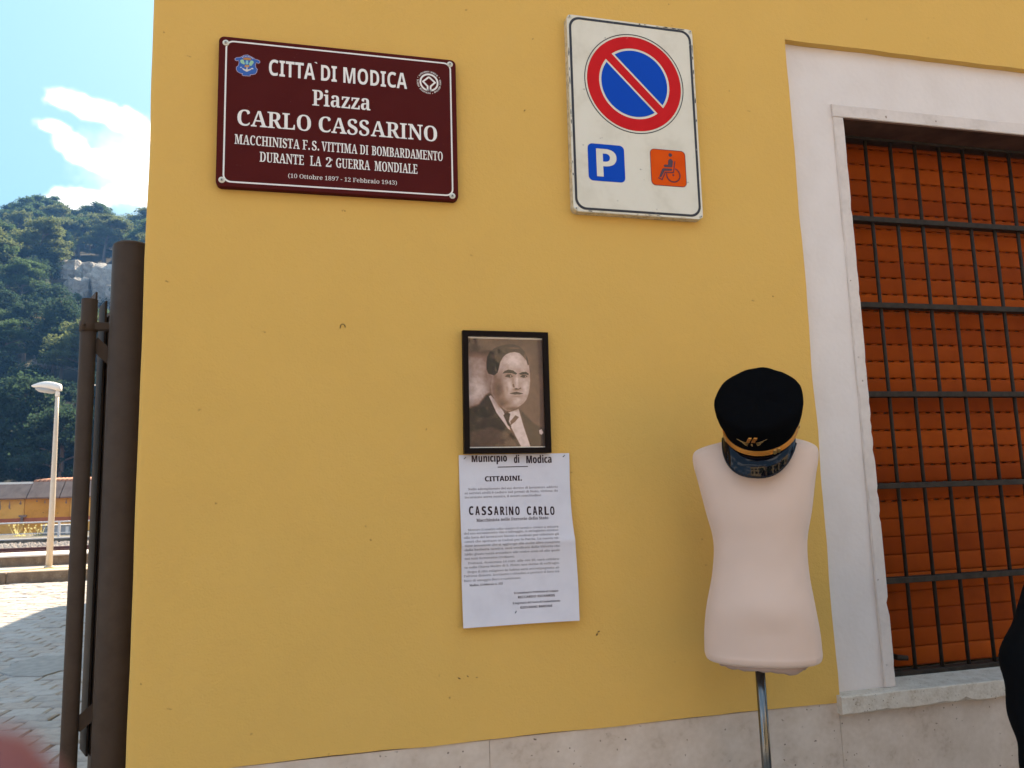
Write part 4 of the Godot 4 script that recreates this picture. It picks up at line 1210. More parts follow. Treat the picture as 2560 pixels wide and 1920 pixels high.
func gate() -> void:
	var p := thing("gate_post", "thick round dark brown gate post against the building corner", "post", Vector3(-0.485, 0, -0.10))
	var st := begin(true)
	tube(st, [Vector3(0, 0, 0), Vector3(0, 2.195, 0)], [0.046], 40)
	put("shaft", st, M.gate, p)
	st = begin(true)
	lathe(st, [[0.046, 2.192], [0.0445, 2.2005], [0.038, 2.206], [0.012, 2.209]], 40)
	put("cap", st, M.gate, p)
	var g := thing("metal_gate", "open dark brown metal gate with tubular upright and flat slanted bars", "gate", Vector3(-0.585, 0, -0.12))
	st = begin(true)
	tube(st, [Vector3(0, 0.05, 0), Vector3(0, 2.062, 0)], [0.0188], 28)
	put("upright", st, M.gate, g)
	# flat bars behind, slanting to the viewer
	var bars := [[0.0005, -0.055, 2.097, 0.070], [0.0185, -0.080, 2.080, 0.082], [0.0275, -0.080, 2.040, 0.074], [0.006, -0.20, 2.085, 0.074], [-0.004, -0.32, 2.085, 0.074], [-0.014, -0.44, 2.085, 0.074], [-0.024, -0.56, 2.085, 0.074], [-0.034, -0.68, 2.085, 0.074], [-0.044, -0.80, 2.085, 0.074]]
	for b in bars:
		st = begin()
		var dir := Vector3(0.42, 0, 0.91)
		var nn := Vector3(0.91, 0, -0.42)
		bevel_box(st, Vector3(-0.0025, 0.93 if b[1] > -0.1 else 0.10, -b[3]), Vector3(0.0025, b[2], 0.0), 0.0006, Transform3D(Basis(nn, Vector3.UP, dir), Vector3(b[0], 0, b[1])))
		put("flat_bar", st, M.gate, g)
	st = begin()
	bevel_box(st, Vector3(-0.02, 1.93, -1.2), Vector3(0.02, 1.965, -0.28), 0.002)
	put("rail", st, M.gate, g)
	st = begin()
	bevel_box(st, Vector3(-0.02, 0.28, -1.2), Vector3(0.02, 0.32, -0.28), 0.002)
	put("rail", st, M.gate, g)
	# strap hinges to the post, with a stay above and below
	for y in [1.992, 0.60]:
		st = begin(true)
		var ring := []
		for k in 3: ring.append(Vector3(0, y + [-0.013, 0.0, 0.013][k], 0))
		tube(st, ring, [0.0208], 24)
		var h := put("hinge", st, M.gate, g)
		st = begin()
		bevel_box(st, Vector3(0.010, y - 0.010, -0.010), Vector3(0.062, y + 0.010, 0.012), 0.002)
		put("strap", st, M.gate, h)
		st = begin(true)
		tube(st, [Vector3(-0.006, y, 0.0205), Vector3(-0.006, y, 0.0245)], [0.005, 0.0035], 8)
		put("bolt", st, M.gate, h)
	for s in [[1.952, 1.902], [1.022, 1.066]]:
		st = begin()
		var a := Vector3(0.012, s[0], -0.004)
		var b := Vector3(0.064, s[1], 0.0)
		var d := (b - a).normalized()
		box(st, Vector3(-0.016, -0.001, -0.003), Vector3(0.016, (b - a).length(), 0.003), Transform3D(Basis(d.cross(Vector3.BACK).normalized(), d, Vector3.BACK), a))
		put("stay", st, M.gate, g)

# ------------------------------------------------------------------ ground, platform, railway

func ground() -> void:
	var st := begin()
	quad(st, Vector3(-400, -0.03, -60), Vector3(400, -0.03, -60), Vector3(400, -0.03, 300), Vector3(-400, -0.03, 300))
	var g := put("ground", st, M.piazza, self)
	g.set_meta("kind", "structure")
	var pv := struct("pavement")
	st = begin()
	quad(st, Vector3(-14, -0.014, -15.5), Vector3(9.5, -0.014, -15.5), Vector3(9.5, -0.014, 8), Vector3(-14, -0.014, 8))
	put("bedding", st, M.joint, pv)
	# setts in courses, a little askew to the building
	var ang := deg_to_rad(-9.0)
	var basis := Basis(Vector3.UP, ang)
	var variants := []
	for v in 6:
		var r := RandomNumberGenerator.new()
		r.seed = 40 + v
		st = begin()
		var w := 0.31
		var d := 0.19
		var rings := []
		for k in 3:
			var ring := PackedVector3Array()
			var inset: float = [0.0, 0.0, 0.012][k]
			var y: float = [-0.05, -0.010, 0.0][k]
			for c in [[-1, -1], [-0.35, -1.02], [0.3, -1.0], [1, -1], [1, 1], [0.3, 1.02], [-0.3, 1.0], [-1, 1]]:
				ring.append(Vector3(c[0] * (w / 2 - 0.006 - inset) + r.randf_range(-0.004, 0.004), y + (r.randf_range(-0.003, 0.004) if k == 2 else 0.0), c[1] * (d / 2 - 0.005 - inset) + r.randf_range(-0.004, 0.004)))
			rings.append(ring)
		loft(st, rings, false, true)
		variants.append(mesh_of(st))
	var spots := []
	var rr := RandomNumberGenerator.new()
	rr.seed = 9
	for j in range(-90, 70):
		for i in range(-60, 50):
			var p := basis * Vector3(i * 0.31 + (0.155 if j % 2 else 0.0) + rr.randf_range(-0.01, 0.01), 0, j * 0.19)
			p += Vector3(-2.0, 0, -4.0)
			if p.z > 7.6 or p.z < -15.40 or p.x < -13.8 or p.x > 9.0: continue
			if p.x > CORNER - 0.16 and p.z < 0.16: continue
			var a := atan2(p.x - EYE.x, EYE.z - p.z)
			var seen := a < deg_to_rad(-12.0) and a > deg_to_rad(-22.0) and p.z < -2.9
			spots.append([0 if seen else 1, p.distance_to(EYE), p, rr.randi() % 6, rr.randf(), rr.randf_range(-0.02, 0.02), rr.randf_range(-0.006, 0.004), rr.randf_range(-0.02, 0.02)])
	spots.sort_custom(func(x, y): return x[0] < y[0] or (x[0] == y[0] and x[1] < y[1]))
	var rest := {}
	for k in spots.size():
		var s: Array = spots[k]
		var tf := Transform3D(basis * Basis(Vector3.UP, s[5]) * Basis(Vector3.BACK, s[7]), s[2] + Vector3(0, s[6], 0))
		if k < 298:
			put("paver", variants[s[3]], [M.paver_a, M.paver_b, M.paver_c][int(s[4] * 2.99)], pv, tf)
		else:
			if not rest.has(s[3]): rest[s[3]] = []
			rest[s[3]].append(tf)
	for v in rest:
		var mm := MultiMesh.new()
		mm.transform_format = MultiMesh.TRANSFORM_3D
		mm.mesh = variants[v]
		mm.instance_count = rest[v].size()
		for k in rest[v].size(): mm.set_instance_transform(k, rest[v][k])
		var mi := MultiMeshInstance3D.new()
		mi.name = "paver_field"
		mi.multimesh = mm
		mi.material_override = [M.paver_a, M.paver_b, M.paver_c][v % 3]
		mi.set_meta("kind", "stuff")
		pv.add_child(mi, true)
	st = begin()
	var blot := PackedVector2Array()
	for i in 18:
		var a := TAU * i / 18
		blot.append(Vector2(cos(a) * 0.42, sin(a) * 0.50) * (1.0 + wave(cos(a), sin(a), 80.0, 0.5)))
	plate(st, blot, -0.01, 0.008, Transform3D(Basis(Vector3.RIGHT, Vector3.FORWARD, Vector3.UP), Vector3(-2.55, 0, -6.6)))
	put("mortar_patch", st, M.patch, pv)

func platform_and_track() -> void:
	var pf := struct("platform")
	var st := begin()
	box(st, Vector3(-60, -0.1, -17.31), Vector3(30, 0.198, -15.75))
	put("platform_fill", st, M.kerb_top, pf)
	var x := -24.0
	var k := 0
	var r := RandomNumberGenerator.new()
	r.seed = 21
	while x < 8.0:
		var w := r.randf_range(1.15, 1.5)
		st = begin()
		bevel_box(st, Vector3(x + 0.004, -0.1, -15.76), Vector3(x + w - 0.004, 0.203 + r.randf_range(-0.003, 0.003), -15.53 + r.randf_range(-0.008, 0.008)), 0.012)
		put("kerb_stone", st, M.kerb, pf)
		x += w
		k += 1
	st = begin()
	box(st, Vector3(-24, 0.196, -16.44), Vector3(8, 0.2025, -16.38))
	put("safety_line", st, M.yellow_line, pf)
	st = begin()
	box(st, Vector3(-24, 0.196, -16.22), Vector3(8, 0.2025, -16.18))
	put("safety_line", st, M.yellow_line, pf)
	var up := struct("upper_platform")
	st = begin()
	box(st, Vector3(-60, -0.1, -18.5), Vector3(30, 0.40, -17.32))
	put("platform_wall", st, M.kerb, up)
	x = -24.0
	while x < 8.0:
		st = begin()
		bevel_box(st, Vector3(x + 0.003, 0.401, -18.55), Vector3(x + 1.497, 0.436, -17.28), 0.006)
		put("coping_slab", st, M.pale_slab, up)
		x += 1.5
	st = begin()
	box(st, Vector3(-60, -0.2, -27.0), Vector3(30, 0.24, -18.5))
	var bl := put("ballast", st, M.ballast, self)
	bl.set_meta("kind", "structure")
	# loose ballast stones
	var chip := begin()
	var rock := []
	for i in 6: rock.append(r.randf_range(0.7, 1.2))
	lathe(chip, [[0.02, -0.03], [0.045, -0.01], [0.05, 0.012], [0.028, 0.034]], 6)
	var cm := mesh_of(chip)
	var mm := MultiMesh.new()
	mm.transform_format = MultiMesh.TRANSFORM_3D
	mm.mesh = cm
	mm.instance_count = 9000
	for i in 9000:
		var tf := Transform3D(Basis.from_euler(Vector3(r.randf() * TAU, r.randf() * TAU, r.randf() * TAU)).scaled(Vector3.ONE * r.randf_range(0.6, 1.4)), Vector3(r.randf_range(-16, 0), 0.25 + r.randf_range(-0.01, 0.02), r.randf_range(-26.8, -18.7)))
		mm.set_instance_transform(i, tf)
	var mi := MultiMeshInstance3D.new()
	mi.name = "track_stones"
	mi.multimesh = mm
	mi.material_override = M.ballast
	tag(mi, "grey stones of the track bed between the platforms", "gravel", "", "stuff")
	add_child(mi)
	var tr := thing("railway_track", "rusty railway track on grey ballast beyond the lamp post", "railway track", Vector3(0, 0.24, 0))
	for z in [-20.0, -21.44]:
		st = begin()
		box(st, Vector3(-60, 0.0, z - 0.07), Vector3(30, 0.02, z + 0.07))
		box(st, Vector3(-60, 0.02, z - 0.012), Vector3(30, 0.115, z + 0.012))
		box(st, Vector3(-60, 0.115, z - 0.036), Vector3(30, 0.155, z + 0.036))
		put("rail", st, M.rail, tr)
	var sl := begin()
	bevel_box(sl, Vector3(-0.12, -0.1, -1.3), Vector3(0.12, 0.012, 1.3), 0.01)
	var sm := mesh_of(sl)
	for i in 26:
		put("sleeper", sm, M.sleeper, tr, Transform3D(Basis.IDENTITY, Vector3(-15.5 + i * 0.6, 0, -20.72)))
	# far side: low mossy edge with railing
	var fp := struct("far_platform")
	st = begin()
	box(st, Vector3(-70, -0.2, -44), Vector3(30, 0.372, -27.0))
	put("platform_wall", st, M.moss_wall, fp)
	st = begin()
	box(st, Vector3(-70, 0.374, -27.35), Vector3(30, 0.412, -26.96))
	put("coping", st, M.grey_paint, fp)
	var rl := thing("railing", "thin galvanised railing before the low ochre shed", "railing", Vector3(0, 0.37, -28.0))
	for y in [0.54, 0.165]:
		st = begin(true)
		tube(st, [Vector3(-30, y, 0), Vector3(0, y, 0)], [0.026 if y > 0.3 else 0.014], 8)
		put("rail", st, M.galvanised, rl)
	for i in 14:
		st = begin()
		var px := -8.93 - 2.3 * (i - 4)
		box(st, Vector3(px - 0.035, 0, -0.03), Vector3(px + 0.035, 0.52, 0.03))
		put("post", st, M.galvanised, rl)

func lamp() -> void:
	var o := thing("street_lamp", "cream painted platform lamp post with one flat white head", "street lamp", Vector3(-5.681, 0.20, -16.56))
	var st := begin(true)
	tube(st, [Vector3(0, 0, 0), Vector3(0, 1.5, 0), Vector3(-0.006, 3.0, 0), Vector3(-0.01, 3.70, 0)], [0.069, 0.058, 0.046, 0.038], 8)
	put("pole", st, M.lamp_paint, o)
	st = begin(true)
	tube(st, [Vector3(0, -0.002, 0), Vector3(0, 0.03, 0)], [0.10, 0.095], 16)
	put("foot", st, M.lamp_paint, o)
	st = begin(true)
	tube(st, [Vector3(-0.01, 3.66, 0), Vector3(-0.01, 3.76, 0), Vector3(-0.03, 3.80, 0)], [0.046, 0.044, 0.03], 12)
	put("collar", st, M.lamp_head, o)
	st = begin(true)
	# head: domed back, wedge to the front, sloping down to the left
	var rings := []
	for k in 13:
		var f := k / 12.0
		var x := lerpf(0.055, -0.50, f)
		var topy := 3.865 + 0.135 * sin(PI * clampf(f * 0.70 + 0.15, 0.0, 1.0)) - 0.02 * f
		var lowy := 3.775 + 0.090 * f
		var wz := 0.13 * pow(sin(PI * clampf(f * 0.72 + 0.14, 0.0, 1.0)), 0.5)
		var ring := PackedVector3Array()
		for i in 16:
			var a := TAU * i / 16
			var yy := lerpf(lowy, topy, 0.5 + 0.5 * sin(a)) if sin(a) > 0 else lerpf((lowy + topy) / 2.0, lowy, pow(-sin(a), 0.4))
			ring.append(Vector3(x, yy, cos(a) * wz))
		rings.append(ring)
	loft(st, rings)
	put("head", st, M.lamp_head, o)
	st = begin(true)
	rings = []
	for k in 3:
		var ring := PackedVector3Array()
		for i in 20:
			var a := -TAU * i / 20
			var x: float = -0.24 + cos(a) * 0.22 * [1.0, 0.95, 0.6][k]
			ring.append(Vector3(x, 3.775 + 0.090 * (0.055 - x) / 0.555 - [-0.01, 0.045, 0.085][k], sin(a) * 0.105 * [1.0, 0.95, 0.6][k]))
		rings.append(ring)
	loft(st, rings)
	put("lens_cover", st, M.lens, o)
	st = begin()
	box(st, Vector3(-0.53, 3.845, -0.105), Vector3(-0.20, 3.853, 0.105), Transform3D(Basis(Vector3.BACK, -0.14), Vector3(0.50, 0.06, 0)))
	put("hinged_frame", st, M.lamp_head, o)

func shed() -> void:
	var o := thing("station_shed", "low ochre shed with brown sloping roof fascia across the tracks", "building", Vector3(0, 0, -34))
	var st := begin()
	var cuts := [-30.0, -26.0, -22.5, -18.0, -14.9, -12.05, -10.35, -7.0, -3.0, 2.0]
	for k in cuts.size() - 1:
		st = begin()
		bevel_box(st, Vector3(cuts[k] + 0.006, 0.3, -6.0), Vector3(cuts[k + 1] - 0.006, 1.755, 0.0 - 0.012 * (k % 2)), 0.01)
		put("wall_panel", st, M.ochre if k % 2 == 0 else M.ochre_b, o)
	for k in cuts.size() - 1:
		st = begin()
		box(st, Vector3(cuts[k], 0.79, -0.1), Vector3(cuts[k + 1] - 0.01, 0.975, 0.035 + 0.002 * (k % 2)))
		put("painted_band", st, M.brick_red, o)
	var joints := [-30.0, -25.0, -20.0, -16.0, -11.92, -10.69, -9.4, -5.0, 0.0]
	for k in joints.size() - 1:
		st = begin()
		var low: float = 1.76
		var high := 2.385 if k < 4 else 2.455
		var p := PackedVector3Array()
		var ra := PackedVector3Array([Vector3(joints[k] + 0.02, low, 0.22), Vector3(joints[k] + 0.02, low + 0.05, 0.24), Vector3(joints[k] + 0.02, high, -0.45), Vector3(joints[k] + 0.02, high - 0.06, -0.60), Vector3(joints[k] + 0.02, low, -0.40)])
		var rb := PackedVector3Array()
		for v in ra: rb.append(Vector3(joints[k + 1] - 0.02, v.y, v.z))
		loft(st, [rb, ra])
		put("fascia_panel", st, M.fascia, o)
	st = begin()
	box(st, Vector3(-30, 2.385, -0.70), Vector3(-11.93, 2.47, -0.44))
	put("white_flashing", st, M.pale_slab, o)
	st = begin(true)
	var x := -11.85
	while x < -2.0:
		tube(st, [Vector3(x, 2.475, -0.50), Vector3(x, 2.62, -3.0)], [0.075], 8)
		x += 0.17
	var tl := put("roof_tiles", st, M.tile, o)
	tl.set_meta("kind", "stuff")
	st = begin()
	quad(st, Vector3(-30, 2.36, -0.5), Vector3(2, 2.36, -0.5), Vector3(2, 2.60, -6.0), Vector3(-30, 2.60, -6.0))
	put("roof", st, M.fascia, o)
	# stain bracket and a small downpipe joint
	st = begin()
	box(st, Vector3(-12.2, 1.02, 0.0), Vector3(-11.95, 1.10, 0.12))
	box(st, Vector3(-12.14, 0.78, 0.03), Vector3(-12.05, 1.02, 0.1))
	put("pipe_bracket", st, M.fascia, o)
	for q in [[-12.95, 1.3, 0.14], [-12.6, 1.35, 0.10], [-12.2, 1.52, 0.13], [-11.6, 1.62, 0.09], [-11.3, 1.55, 0.07], [-10.5, 1.5, 0.08]]:
		st = begin()
		var poly := PackedVector2Array()
		for i in 9: poly.append(Vector2(q[0] + q[2] * 0.45 * cos(TAU * i / 9.0) * (0.6 + 0.4 * sin(i * 2.1)), 1.70 + (q[1] - 1.70) * (0.5 + 0.5 * sin(TAU * i / 9.0))))
		plate(st, poly, -0.02, 0.004)
		put("rust_stain", st, M.fascia, o)
	var bx := thing("utility_box", "small grey utility cabinet beside the ochre shed wall", "cabinet", Vector3(-9.3, 0.372, -30.6))
	st = begin()
	bevel_box(st, Vector3(-0.9, 0, -0.2), Vector3(0.45, 0.34, 0.2), 0.01)
	put("housing", st, M.grey_paint, bx)
	st = begin()
	bevel_box(st, Vector3(-0.95, 0.342, -0.24), Vector3(0.5, 0.38, 0.24), 0.008)
	put("lid", st, M.pale_slab, bx)
	st = begin()
	box(st, Vector3(-0.12, 0.04, 0.2), Vector3(-0.02, 0.30, 0.215))
	put("door_strip", st, M.pale_slab, bx)
	for q in [[-10.85, 0.42, 3], [-10.3, 0.40, 4]]:
		var w := thing("weed", ["dry straw weed clump below the shed, left one by the lamp post", "dry straw weed clump below the shed, right one by the lamp post"][q[2] - 3], "weed", Vector3(q[0], 0.372, -30.2))
		var rg := RandomNumberGenerator.new()
		rg.seed = q[2]
		st = begin()
		for i in 18:
			var a := rg.randf() * TAU
			var h := rg.randf_range(0.1, 0.42)
			var b := Vector3(rg.randf_range(-0.2, 0.2), 0, rg.randf_range(-0.15, 0.15))
			var t := b + Vector3(cos(a) * 0.2, h, sin(a) * 0.2)
			st.add_vertex(b + Vector3(-0.014, 0, 0)); st.add_vertex(t); st.add_vertex(b + Vector3(0.014, 0, 0))
			st.add_vertex(t + Vector3(-0.03, 0, 0)); st.add_vertex(t + Vector3(0, 0.06, 0)); st.add_vertex(t + Vector3(0.03, 0, 0.02))
		put("stalks", st, M.leaf_straw, w)

# ------------------------------------------------------------------ hillside

func hill_height(x: float, z: float) -> float:
	var d := -z - 44.0
	var h := 0.0
	if d > 0.0:
		h = 0.47 * d + 0.0
		if d > 104.0: h = 0.47 * 104.0 + (d - 104.0) * 0.14
	h += (wave(x, z, 3.2, 5.0) + wave(x + 50.0, z, 9.0, 1.6)) * smoothstep(0.0, 30.0, d)
	return h - 0.3

func hill() -> void:
	var st := begin(true)
	var nx := 70
	var nz := 60
	for i in nx:
		for j in nz:
			var p := []
			for q in [[i, j], [i, j + 1], [i + 1, j + 1], [i + 1, j]]:
				var x := lerpf(-150.0, 60.0, float(q[0]) / nx)
				var z := lerpf(-43.0, -230.0, float(q[1]) / nz)
				p.append(Vector3(x, hill_height(x, z), z))
			quad(st, p[0], p[1], p[2], p[3])
	var h := put("hill", st, M.hill, self)
	h.set_meta("kind", "structure")

# crown of needle pads: flat lobes of many small faces round the ends of the limbs
func crown(s: int, kind: int, limbs: Array) -> ArrayMesh:
	var r := RandomNumberGenerator.new()
	r.seed = s
	var st := begin()
	for p in limbs:
		var c: Vector3 = p[0]
		var rad: float = p[1]
		var n := int(300 * rad * rad) if kind != 2 else int(320 * rad * rad)
		var flatness := 0.48 if kind == 0 else 0.8
		for i in n:
			var d := Vector3(r.randfn(), r.randfn(), r.randfn()).normalized()
			var q := d * pow(r.randf(), 0.22) * rad * (0.82 + 0.36 * sin(d.x * 5.0 + d.z * 7.0 + s))
			q.y *= flatness
			if kind == 0 and q.y < 0.0: q.y *= 0.45
			var at := c + q
			var sz := r.randf_range(0.10, 0.21)
			var u := Vector3(r.randfn(), r.randfn() * 0.5, r.randfn()).normalized() * sz
			var v := (d + Vector3(0, 0.7, 0) + Vector3(r.randfn(), r.randfn(), r.randfn()) * 0.7).normalized() * sz
			st.add_vertex(at - u * 0.7); st.add_vertex(at + v); st.add_vertex(at + u * 0.7)
			st.add_vertex(at - u * 0.35 - v * 0.2); st.add_vertex(at + u * 0.9 + v * 0.4); st.add_vertex(at + v * 0.1 - u.cross(v) / sz)
	return mesh_of(st)

func grow(s: int, kind: int, height: float) -> Dictionary:
	var r := RandomNumberGenerator.new()
	r.seed = s * 31
	var limbs := []
	var wood := begin(true)
	var lean := Vector3(r.randf_range(-0.12, 0.12), 0, r.randf_range(-0.12, 0.12))
	var trunk := []
	for k in 6:
		var f := k / 5.0
		trunk.append(lean * height * f * f + Vector3(sin(f * 4.0 + s) * 0.12, height * 0.86 * f, cos(f * 3.0 + s) * 0.12))
	tube(wood, trunk, [0.24, 0.20, 0.17, 0.14, 0.10, 0.05], 7)
	var first: float = [0.32, 0.22, 0.12, 0.30][kind]
	var count: int = [15, 17, 12, 15][kind]
	for k in count:
		var f := lerpf(first, 1.0, pow((k + 0.5) / count, 0.8))
		var base: Vector3 = trunk[clampi(int(f * 5.0), 0, 4)].lerp(trunk[clampi(int(f * 5.0) + 1, 0, 5)], f * 5.0 - int(f * 5.0)) if f < 1.0 else trunk[5]
		var a := k * 2.4 + r.randf_range(-0.5, 0.5)
		var spread: float = [0.34, 0.26, 0.36, 0.30][kind] * height * (1.0 - 0.55 * pow((f - first) / (1.0 - first), 1.6)) * r.randf_range(0.65, 1.1)
		var tip := base + Vector3(cos(a) * spread, spread * r.randf_range(0.15, 0.5), sin(a) * spread)
		tube(wood, [base, base.lerp(tip, 0.5) + Vector3(0, 0.1, 0), tip], [0.07, 0.05, 0.02], 5)
		limbs.append([tip, r.randf_range(0.65, 1.15) * height / 8.0 * 1.25])
		if spread > 1.2:
			limbs.append([base.lerp(tip, 0.6) + Vector3(0, 0.35, 0), r.randf_range(0.55, 0.85) * height / 8.0 * 1.2])
	limbs.append([trunk[5] + Vector3(0, height * 0.05, 0), height / 8.0 * 1.0])
	return {"wood": mesh_of(wood), "crown": crown(s, 0 if kind == 0 else kind, limbs)}

func boulder(s: int) -> ArrayMesh:
	var st := begin()
	var n := FastNoiseLite.new()
	n.seed = s
	n.frequency = 0.6
	n.fractal_octaves = 4
	var at := func(i: int, j: int) -> Vector3:
		var a := TAU * i / 18.0
		var b := PI * j / 10.0 - PI / 2
		var d := Vector3(cos(a) * cos(b), sin(b), sin(a) * cos(b))
		var q := d / pow(pow(absf(d.x), 5.0) + pow(absf(d.y), 5.0) + pow(absf(d.z), 5.0), 0.2)
		return q * (1.0 + 0.28 * n.get_noise_3dv(q * 1.4) + 0.10 * n.get_noise_3dv(q * 4.0))
	for i in 18:
		for j in 10:
			quad(st, at.call(i, j), at.call(i, j + 1), at.call(i + 1, j + 1), at.call(i + 1, j))
	return mesh_of(st)

func woods() -> void:
	var kinds := [
		["umbrella_pine", 0, 8.5, "leaf_mid", "flat topped green pine on the hill", "green pines on the hillside"],
		["umbrella_pine", 0, 9.5, "leaf_olive", "olive green layered pine on the hill", "olive green pines on the hillside"],
		["dark_pine", 1, 8.0, "leaf_dark", "dark blue green conifer on the hill", "dark conifers on the hillside"],
		["bushy_tree", 2, 4.5, "leaf_bright", "bright green bushy tree on the hill", "bright bushy trees on the hillside"],
		["tawny_tree", 3, 6.5, "leaf_tan", "tawny brown leaved tree on the hill", "tawny trees on the hillside"],
		["umbrella_pine", 0, 7.5, "leaf_dark", "small dark green pine on the hill", "small dark pines on the hillside"]]
	var protos := []
	for k in kinds.size():
		for v in 2:
			var g := grow(200 + k * 10 + v, kinds[k][1], kinds[k][2])
			protos.append([k, g])
	var r := RandomNumberGenerator.new()
	r.seed = 4
	var z := -47.0
	var count := 0
	while z > -152.0:
		var a := -26.5 + r.randf() * 2.0
		var dist := EYE.z - z
		while a < -8.0:
			var az := deg_to_rad(a + r.randf_range(-0.6, 0.6))
			var x := tan(az) * dist + r.randf_range(-0.8, 0.8)
			var zz := z + r.randf_range(-2.0, 2.0)
			var h := hill_height(x, zz)
			var el := rad_to_deg(atan2(h - EYE.y, dist))
			# bare rocky gully on the right below the ridge
			var gully := a > -17.2 and a < -13.0 and el > 8.6 and el < 15.6
			var w := r.randf()
			var k := 0
			if el < 4.5: k = 3 if w < 0.16 else (2 if w < 0.7 else 5)
			elif a < -18.0 and w < 0.14: k = 4
			elif w < 0.34: k = 1
			elif w < 0.62: k = 0
			elif w < 0.82: k = 2
			else: k = 5
			if gully: k = 3 if w < 0.22 else (5 if w < 0.42 else -1)
			if k >= 0:
				var g: Dictionary = protos[k * 2 + r.randi() % 2][1]
				var band := 0 if el < 4.5 else (1 if el < 8.5 else (2 if el < 12.5 else (3 if el < 16.0 else 4)))
				var where: String = ["at its foot behind the shed", "on its lower slope", "halfway up", "on its upper slope", "up on the ridge"][band]
				var side: String = "left" if a < -19.0 else ("middle" if a < -15.5 else "right")
				var t := thing(kinds[k][0], "%s, %s, %s part" % [kinds[k][4], where, side], "tree", Vector3(x, h - 0.1, zz), kinds[k][5])
				var s := r.randf_range(0.58, 0.98) * (0.42 if gully else 1.0)
				t.transform = Transform3D(Basis(Vector3.UP, r.randf() * TAU).scaled(Vector3(s, s * r.randf_range(0.88, 1.1), s)), t.position)
				put("trunk", g.wood, M.bark, t)
				put("crown", g.crown, M[kinds[k][3]], t)
				count += 1
			a += rad_to_deg(3.5 / dist) * r.randf_range(0.8, 1.3)
		z -= 4.0 * r.randf_range(0.85, 1.15)
	print("trees ", count)
	var stones := [boulder(1), boulder(2), boulder(3)]
	# pale limestone ledges in the gully and lower down
	var spots := [[-16.6, 15.3, 2.2, 1.5], [-15.7, 15.0, 1.8, 1.7], [-16.1, 14.0, 1.6, 1.7], [-14.2, 14.5, 2.2, 2.8], [-14.9, 14.6, 1.4, 1.3], [-13.6, 13.3, 2.0, 2.2], [-16.2, 12.0, 2.2, 1.3], [-15.3, 11.2, 2.2, 1.1], [-15.0, 10.0, 1.6, 0.9], [-17.9, 7.6, 0.6, 0.5], [-17.2, 7.3, 0.4, 0.4], [-18.3, 6.4, 0.6, 0.5], [-19.0, 6.1, 0.5, 0.4], [-16.6, 5.4, 0.5, 0.4], [-17.6, 9.4, 1.0, 0.7], [-19.6, 13.0, 1.3, 0.8], [-17.2, 16.4, 1.6, 0.8]]
	for k in spots.size():
		var q: Array = spots[k]
		var dist := 50.0
		while dist < 150.0:
			var x := tan(deg_to_rad(q[0])) * dist
			if rad_to_deg(atan2(hill_height(x, EYE.z - dist) + q[3] * 0.5 - EYE.y, dist)) >= q[1]: break
			dist += 0.5
		var x := tan(deg_to_rad(q[0])) * dist
		var t := thing("limestone_rock", "pale limestone %s" % ["ledge at the gully's upper left, under the ridge", "block in the gully's upper middle", "block below the gully's upper ledge", "tall outcrop at the gully's right side", "small block between the two upper gully outcrops", "outcrop low on the gully's right side", "ledge at the gully's lower left", "ledge across the gully's foot", "low slab below the gully", "boulder among dark trees above the lamp head", "small boulder right of the lamp head", "boulder in the dark wood left of the lamp", "small boulder far left in the dark wood", "small boulder low beside the gate upright", "boulder on the middle slope below the pines", "ledge among the pines at the left edge", "ledge just under the ridge pines"][k], "rock", Vector3(x, hill_height(x, EYE.z - dist) + q[3] * 0.25, EYE.z - dist + 1.0), "limestone ledges on the hillside")
		t.transform = Transform3D(Basis(Vector3.UP, r.randf() * TAU).scaled_local(Vector3(q[2], q[3], q[2] * 0.8)), t.position)
		put("stone", stones[k % 3], M.rock, t)

# ------------------------------------------------------------------ people: one skin meshed from tapered bones

